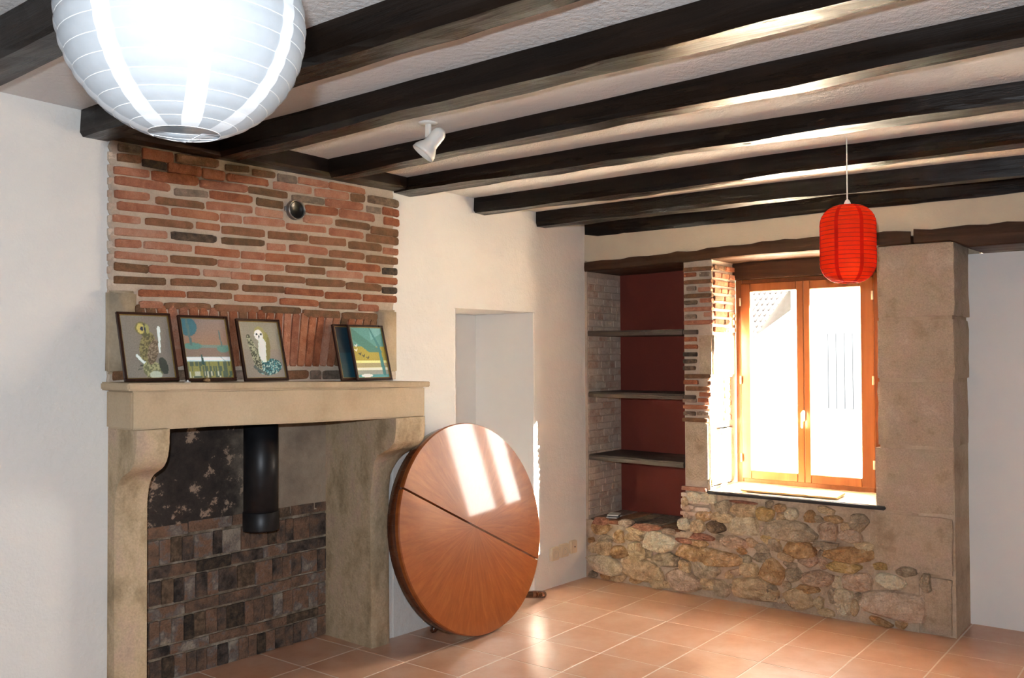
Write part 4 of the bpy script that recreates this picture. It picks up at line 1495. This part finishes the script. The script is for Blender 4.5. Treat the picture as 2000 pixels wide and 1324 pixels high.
def table_wood():
    mt, nt, bs, vec = base('sunburst_veneer')
    sep = nt.nodes.new('ShaderNodeSeparateXYZ')
    nt.links.new(vec, sep.inputs[0])
    ang = math_node(nt, 'ARCTAN2', sep.outputs['Y'], sep.outputs['X'])
    ln = nt.nodes.new('ShaderNodeVectorMath')
    ln.operation = 'LENGTH'
    nt.links.new(vec, ln.inputs[0])
    cb = nt.nodes.new('ShaderNodeCombineXYZ')
    nt.links.new(math_node(nt, 'MULTIPLY', ang, 6.0), cb.inputs[0])
    nt.links.new(math_node(nt, 'MULTIPLY', ln.outputs['Value'], 2.2), cb.inputs[1])
    g = noise(nt, cb.outputs[0], 2.6, 8, 0.68, None, 0.5)
    # each wedge of veneer a little lighter or darker
    wv = math_node(nt, 'FLOOR', math_node(nt, 'MULTIPLY', ang, 8 / (2 * math.pi)))
    wr = math_node(nt, 'FRACT', math_node(nt, 'MULTIPLY', math_node(nt, 'SINE', math_node(nt, 'MULTIPLY', wv, 12.99)), 43.7))
    g2 = math_node(nt, 'ADD', g, math_node(nt, 'MULTIPLY', math_node(nt, 'SUBTRACT', wr, 0.5), 0.04))
    c = ramp(nt, g2, [(0.28, (0.225, 0.056, 0.012)), (0.5, (0.29, 0.078, 0.017)), (0.72, (0.36, 0.108, 0.026))])
    nt.links.new(c, bs.inputs['Base Color'])
    bs.inputs['Roughness'].default_value = 0.34
    bs.inputs['Specular IOR Level'].default_value = 0.22
    bs.inputs['Coat Weight'].default_value = 0.42
    bs.inputs['Coat Roughness'].default_value = 0.06
    bs.inputs['Coat IOR'].default_value = 1.5
    bump(nt, bs, noise(nt, vec, 30, 3, 0.5), 0.07, 0.006)
    return mt


M['veneer'] = table_wood()
M['mahogany'] = wood('mahogany', (0.055, 0.014, 0.005), (0.13, 0.036, 0.012), 2, (0.22, 0.34), 12, 0.08, 0.6)
TH = 0.026
JA = math.radians(-27.8)
jx, jy = math.cos(JA), math.sin(JA)
for side in (1, -1):
    gap = 0.0012
    out = []
    n = 64
    for k in range(n + 1):
        a = JA + side * math.pi * k / n
        px, py = RU * math.cos(a), RV * math.sin(a)
        # keep clear of the joint
        dd = (-jy * px + jx * py) * side
        if dd < gap:
            px += -jy * side * (gap - dd)
            py += jx * side * (gap - dd)
        out.append((px, py))
    v, f = [], []
    m_ = len(out)
    rings = ((1.0, -TH), (1.0, -0.006), (0.992, 0.0))
    for q, z in rings:
        for (px, py) in out:
            # shrink only the rim, not the joint
            dd = abs(-jy * px + jx * py)
            v.append((px * q, py * q, z))
    for j in range(2):
        for k in range(m_):
            f.append((j * m_ + k, j * m_ + (k + 1) % m_, (j + 1) * m_ + (k + 1) % m_, (j + 1) * m_ + k))
    f.append(tuple(reversed(range(m_))))
    f.append(tuple(2 * m_ + k for k in range(m_)))
    o = from_data('tabletop_half', v, f, M['veneer'], table)
    b = bmesh.new()
    b.from_mesh(o.data)
    bmesh.ops.recalc_face_normals(b, faces=b.faces[:])
    b.to_mesh(o.data)
    b.free()
    o.matrix_local = tm
# apron under the top
n = 72
v, f = [], []
for (q, z) in ((0.955, -TH), (0.985, -TH - 0.004), (0.985, -0.088), (0.972, -0.094), (0.93, -0.094), (0.93, -TH)):
    for k in range(n):
        a = 2 * math.pi * k / n
        v.append((RU * q * math.cos(a), RV * q * math.sin(a), z))
for j in range(5):
    for k in range(n):
        f.append((j * n + k, j * n + (k + 1) % n, (j + 1) * n + (k + 1) % n, (j + 1) * n + k))
o = from_data('apron', v, f, M['mahogany'], table, True)
b = bmesh.new()
b.from_mesh(o.data)
bmesh.ops.recalc_face_normals(b, faces=b.faces[:])
b.to_mesh(o.data)
b.free()
o.matrix_local = tm
tl = table.location
# folded pedestal behind the top: turned column and splayed feet
px, py = -1.33 - tl.x, -0.052 - tl.y
lathe('pedestal', [(0.0001, 0.075), (0.040, 0.075), (0.048, 0.10), (0.048, 0.16), (0.030, 0.20), (0.036, 0.30), (0.042, 0.40), (0.030, 0.50), (0.026, 0.56), (0.040, 0.60), (0.0001, 0.60)], M['mahogany'], table, 24, loc=(px, py, 0))
for (ex, ey) in ((-0.590 - tl.x, -0.078 - tl.y), (-1.52 - tl.x, -0.03 - tl.y), (-1.28 - tl.x, -0.16 - tl.y)):
    p0, p1 = Vector((px, py, 0.13)), Vector((ex, ey, 0.018))
    pts, rs = [], []
    for k in range(9):
        t = k / 8
        p = p0.lerp(p1, t)
        p.z = 0.13 + (0.019 - 0.13) * (t ** 0.75) + 0.02 * math.sin(t * math.pi)
        pts.append(p)
        rs.append(0.030 - 0.013 * t + (0.004 if k >= 7 else 0))
    pts.append(p1 + (p1 - p0).normalized() * 0.014)
    rs.append(0.010)
    tube('foot', pts, rs, M['mahogany'], table, 12)

# ================================================================== WHITE CEILING SPOTLIGHT
M['enamel'] = simple('white_enamel', (0.78, 0.77, 0.73), 0.25, 0, 0.02)
sp_base = Vector((-2.392, -0.812, ceil_z(-2.39)))
spot = empty('ceiling_spotlight', sp_base)
tag(spot, 'small white swivel spotlight fixed to the ceiling between the beams', 'spotlight')
lathe('mounting_plate', [(0.0001, -0.006), (0.034, -0.006), (0.040, -0.002), (0.040, 0.001)], M['enamel'], spot, 28)
box('bracket', (-0.007, -0.012, -0.058), (0.007, 0.012, -0.004), M['enamel'], spot, 0.002, 1)
hd_ = empty('lamp_head', (0, 0, 0))
hd_.parent = spot
tail = Vector((-2.360, -0.850, 2.352)) - sp_base
mouth = Vector((-2.412, -0.800, 2.262)) - sp_base
ax = (mouth - tail).normalized()
L = (mouth - tail).length
hd_.location = tail
hd_.rotation_euler = ax.to_track_quat('Z', 'Y').to_euler()
lathe('lamp_shade', [(0.0001, -0.014), (0.016, -0.011), (0.026, 0.001), (0.0295, 0.016), (0.0295, L * .48), (0.031, L * .58), (0.041, L * .72), (0.049, L * .87), (0.0505, L), (0.0485, L), (0.039, L * .76), (0.020, L * .6)], M['enamel'], hd_, 32)
M['vent'] = simple('vent_shadow', (0.10, 0.07, 0.04), 0.6)
for k in range(5):
    a = 2.2
    box('vent_slot', (-0.0008, -0.008, -0.0005), (0.0008, 0.008, 0.0012), M['vent'], hd_, 0, 1, (0.0295 * math.cos(a), 0.0295 * math.sin(a), L * (0.16 + 0.07 * k)), (0, math.pi / 2, a))

# ================================================================== PAPER LANTERNS
def lantern(root, prof, nring, nseam, shade_mat, seam_mat, wire_mat, bulge, wire_r, seam_w):
    """prof(t) -> (r, z), t from bottom rim to top rim; paper sags between the hoops"""
    def P(t, extra=0.0):
        r, z = prof(t)
        ph = (t * nring) % 1.0
        return r + bulge * math.sin(ph * math.pi) + extra, z
    K = 5
    pr = [P(i / (nring * K)) for i in range(nring * K + 1)]
    lathe('paper_shade', pr, shade_mat, root, 64)
    for s in range(nseam):
        a0 = 2 * math.pi * s / nseam + 0.35
        v, f = [], []
        for i in range(nring * K + 1):
            r, z = P(i / (nring * K), 0.0009)
            hw = seam_w / 2 * min(1.0, 0.35 + r / 0.12)
            for q in (-1, 0, 1):
                a = a0 + q * hw / max(r, 0.02)
                v.append((r * math.cos(a), r * math.sin(a), z))
        for i in range(nring * K):
            for q in range(2):
                f.append((i * 3 + q, i * 3 + q + 1, i * 3 + 4 + q, i * 3 + 3 + q))
        from_data('paper_seam', v, f, seam_mat, root, True)
    for i in range(nring + 1):
        r, z = prof(i / nring)
        pts = [((r + 0.0002) * math.cos(a), (r + 0.0002) * math.sin(a), z) for a in [2 * math.pi * k / 48 for k in range(49)]]
        tube('hoop_wire', pts, wire_r, wire_mat, root, 5, True, None, False)


M['white_paper'] = paper('white_rice_paper', (0.56, 0.59, 0.62), 0.5)
M['white_seam'] = paper('white_paper_overlap', (0.80, 0.82, 0.84), 0.3)
M['white_wire'] = simple('white_wire', (0.75, 0.75, 0.74), 0.5)
M['steel_wire'] = simple('steel_wire', (0.35, 0.35, 0.36), 0.4, 0.7)
lc = Vector((-4.2745, -2.0325, 1.971))
big = empty('paper_lantern', (lc.x, lc.y, lc.z - 0.185))
tag(big, 'large round white paper lantern hanging from the ceiling near the camera', 'lantern')
RL = 0.1855


def big_prof(t):
    a = math.radians(-73 + 146 * t)
    return RL * math.cos(a), 0.185 + RL * 0.985 * math.sin(a)


lantern(big, big_prof, 17, 8, M['white_paper'], M['white_seam'], M['white_wire'], 0.0022, 0.0007, 0.030)
rb, zb_ = big_prof(0.0)
tube('bottom_wire', [(rb * math.cos(2.0), rb * math.sin(2.0), zb_), (0.4 * rb * math.cos(2.3), 0.4 * rb * math.sin(2.3), zb_ - 0.008), (-0.1 * rb, -0.2 * rb, zb_ - 0.016), (rb * .5 * math.cos(5.4), rb * .5 * math.sin(5.4), zb_ + 0.0), (rb * math.cos(5.6), rb * math.sin(5.6), zb_)], 0.0009, M['steel_wire'], big, 6)
lathe('lamp_holder', [(0.0001, 0.24), (0.018, 0.24), (0.02, 0.28), (0.012, 0.32), (0.004, 0.325)], M['white_plastic'], big, 16)
tube('cord', [(0, 0, 0.325), (0, 0, ceil_z(lc.x) - (lc.z - 0.185))], 0.003, M['white_plastic'], big, 8)
rt, zt_ = big_prof(1.0)
tube('top_wire', [(rt, 0, zt_), (0, 0, zt_ + 0.02), (-rt, 0, zt_)], 0.001, M['steel_wire'], big, 6)

M['red_paper'] = paper('red_paper', (0.95, 0.085, 0.016), 0.6)
M['red_seam'] = paper('red_paper_overlap', (0.75, 0.022, 0.006), 0.45)
M['dark_wire'] = simple('red_wire', (0.16, 0.008, 0.004), 0.6)
red = empty('paper_lantern', (-1.20, -2.094, 1.748))
tag(red, 'small red barrel-shaped paper lantern hanging in front of the window', 'lantern')


def red_prof(t):
    # rounded barrel: straight sides, quarter-round shoulders
    H, R, rr, r0 = 0.328, 0.1115, 0.085, 0.047
    arc = rr * math.pi / 2 * 0.92
    tot = 2 * arc + (H - 2 * rr) + 0.012
    s = t * tot
    if s < arc:
        a = s / rr + 0.13
        r, z = R - rr + rr * math.sin(min(a, math.pi / 2)), rr - rr * math.cos(min(a, math.pi / 2))
    elif s < tot - arc:
        u = (s - arc) / (tot - 2 * arc)
        r, z = R, rr + u * (H - 2 * rr)
    else:
        a = (tot - s) / rr + 0.13
        r, z = R - rr + rr * math.sin(min(a, math.pi / 2)), H - rr + rr * math.cos(min(a, math.pi / 2))
    return max(r, 0.03), z


lantern(red, red_prof, 22, 7, M['red_paper'], M['red_seam'], M['dark_wire'], 0.0012, 0.0009, 0.016)
tube('cord', [(0, 0, 0.30), (0.002, 0.001, 0.36), (0, 0, ceil_z(-1.2) - 1.748)], 0.0026, M['white_plastic'], red, 8)
lathe('lamp_holder', [(0.0001, 0.315), (0.012, 0.318), (0.014, 0.335), (0.008, 0.348), (0.003, 0.352)], M['white_plastic'], red, 14)
tube('bottom_wire', [(-0.045, 0, 0.004), (0, 0, -0.004), (0.045, 0, 0.004)], 0.001, M['dark_wire'], red, 6)

# ================================================================== OUTSIDE
M['gravel'] = mottled('pale_gravel', [(0.3, (0.50, 0.45, 0.38)), (0.7, (0.66, 0.61, 0.54))], 3, 0.95, 0.4, 30, 0.02)
ground = box('ground', (0.56, -30, -0.25), (60, 45, -0.05), M['gravel'])
tag(ground, 'pale gravel courtyard outside the window', None, None, 'structure')
M['render'] = plaster('pale_render', (0.78, 0.74, 0.67), 0.3, 10)
M['blue_paint'] = simple('dark_blue_paint', (0.014, 0.020, 0.030), 0.6, 0, 0.15, 6)
M['blue_dark'] = simple('blue_shadow_gap', (0.006, 0.008, 0.012), 0.8)
M['clay_tile'] = simple('clay_tile', (0.045, 0.040, 0.044), 0.85, 0, 0.25, 3)
M['pane_dark'] = simple('dark_pane', (0.015, 0.02, 0.03), 0.2)
house = empty('house', (20.0, 3.0, -0.05))
tag(house, 'pale rendered house across the courtyard with a dark blue plank door', 'house')
box('wall', (0.0, -9.0, 0.0), (6.0, 3.15, 4.4), M['render'], house)
# string course over the door
box('ledge', (-0.05, -6.0, 2.52), (0.0, 1.6, 2.57), M['render'], house)
door = box('door', (-0.06, 1.22, 0.08), (-0.01, 2.32, 2.13), M['blue_dark'], house)
yy = 1.225
for k in range(5):
    box('plank', (-0.085, yy + 0.006, 0.09), (-0.06, yy + 0.212, 2.12 + 0.02 * math.sin(k)), M['blue_paint'], door)
    yy += 0.219
wn = box('window', (-0.04, 1.62, 2.60), (-0.005, 1.82, 3.40), M['blue_paint'], house)
box('pane', (-0.05, 1.65, 2.64), (-0.04, 1.79, 3.36), M['pane_dark'], wn)
barn = empty('barn', (20.6, 7.4, -0.05))
tag(barn, 'lower barn with a sloping clay tile roof left of the house', 'barn')
box('wall', (0.0, -1.2, 0.0), (6.0, 8.0, 1.95), M['render'], barn)
rf = from_data('roof', [(-0.6, -1.25, 3.45), (-0.6, -0.15, 2.05), (-0.6, 8.2, 2.05), (5.0, 8.2, 4.5), (5.0, -1.25, 4.5)], [(0, 1, 2, 3, 4)], M['clay_tile'], barn)
for r in range(9):
    t = r / 9
    for c in range(7):
        y0 = -1.25 + 1.10 * t + c * 0.16
        z0 = 3.45 - 1.40 * t
        tube('roof_tile', [(-0.70, y0, z0 - 0.02), (-0.62, y0 + 0.13, z0 - 0.17)], 0.035, M['clay_tile'], rf, 6)
shut = empty('shutter', (19.7, 6.95, -0.05))
tag(shut, 'blue wooden shutter standing open against the barn wall', 'shutter')
for k in range(3):
    box('board', (-0.02, -0.20 + k * 0.135, 0.05), (0.02, -0.075 + k * 0.135, 1.25 - 0.2 * k), M['blue_paint'], shut, 0, 1, None, (0, 0, 0.5))
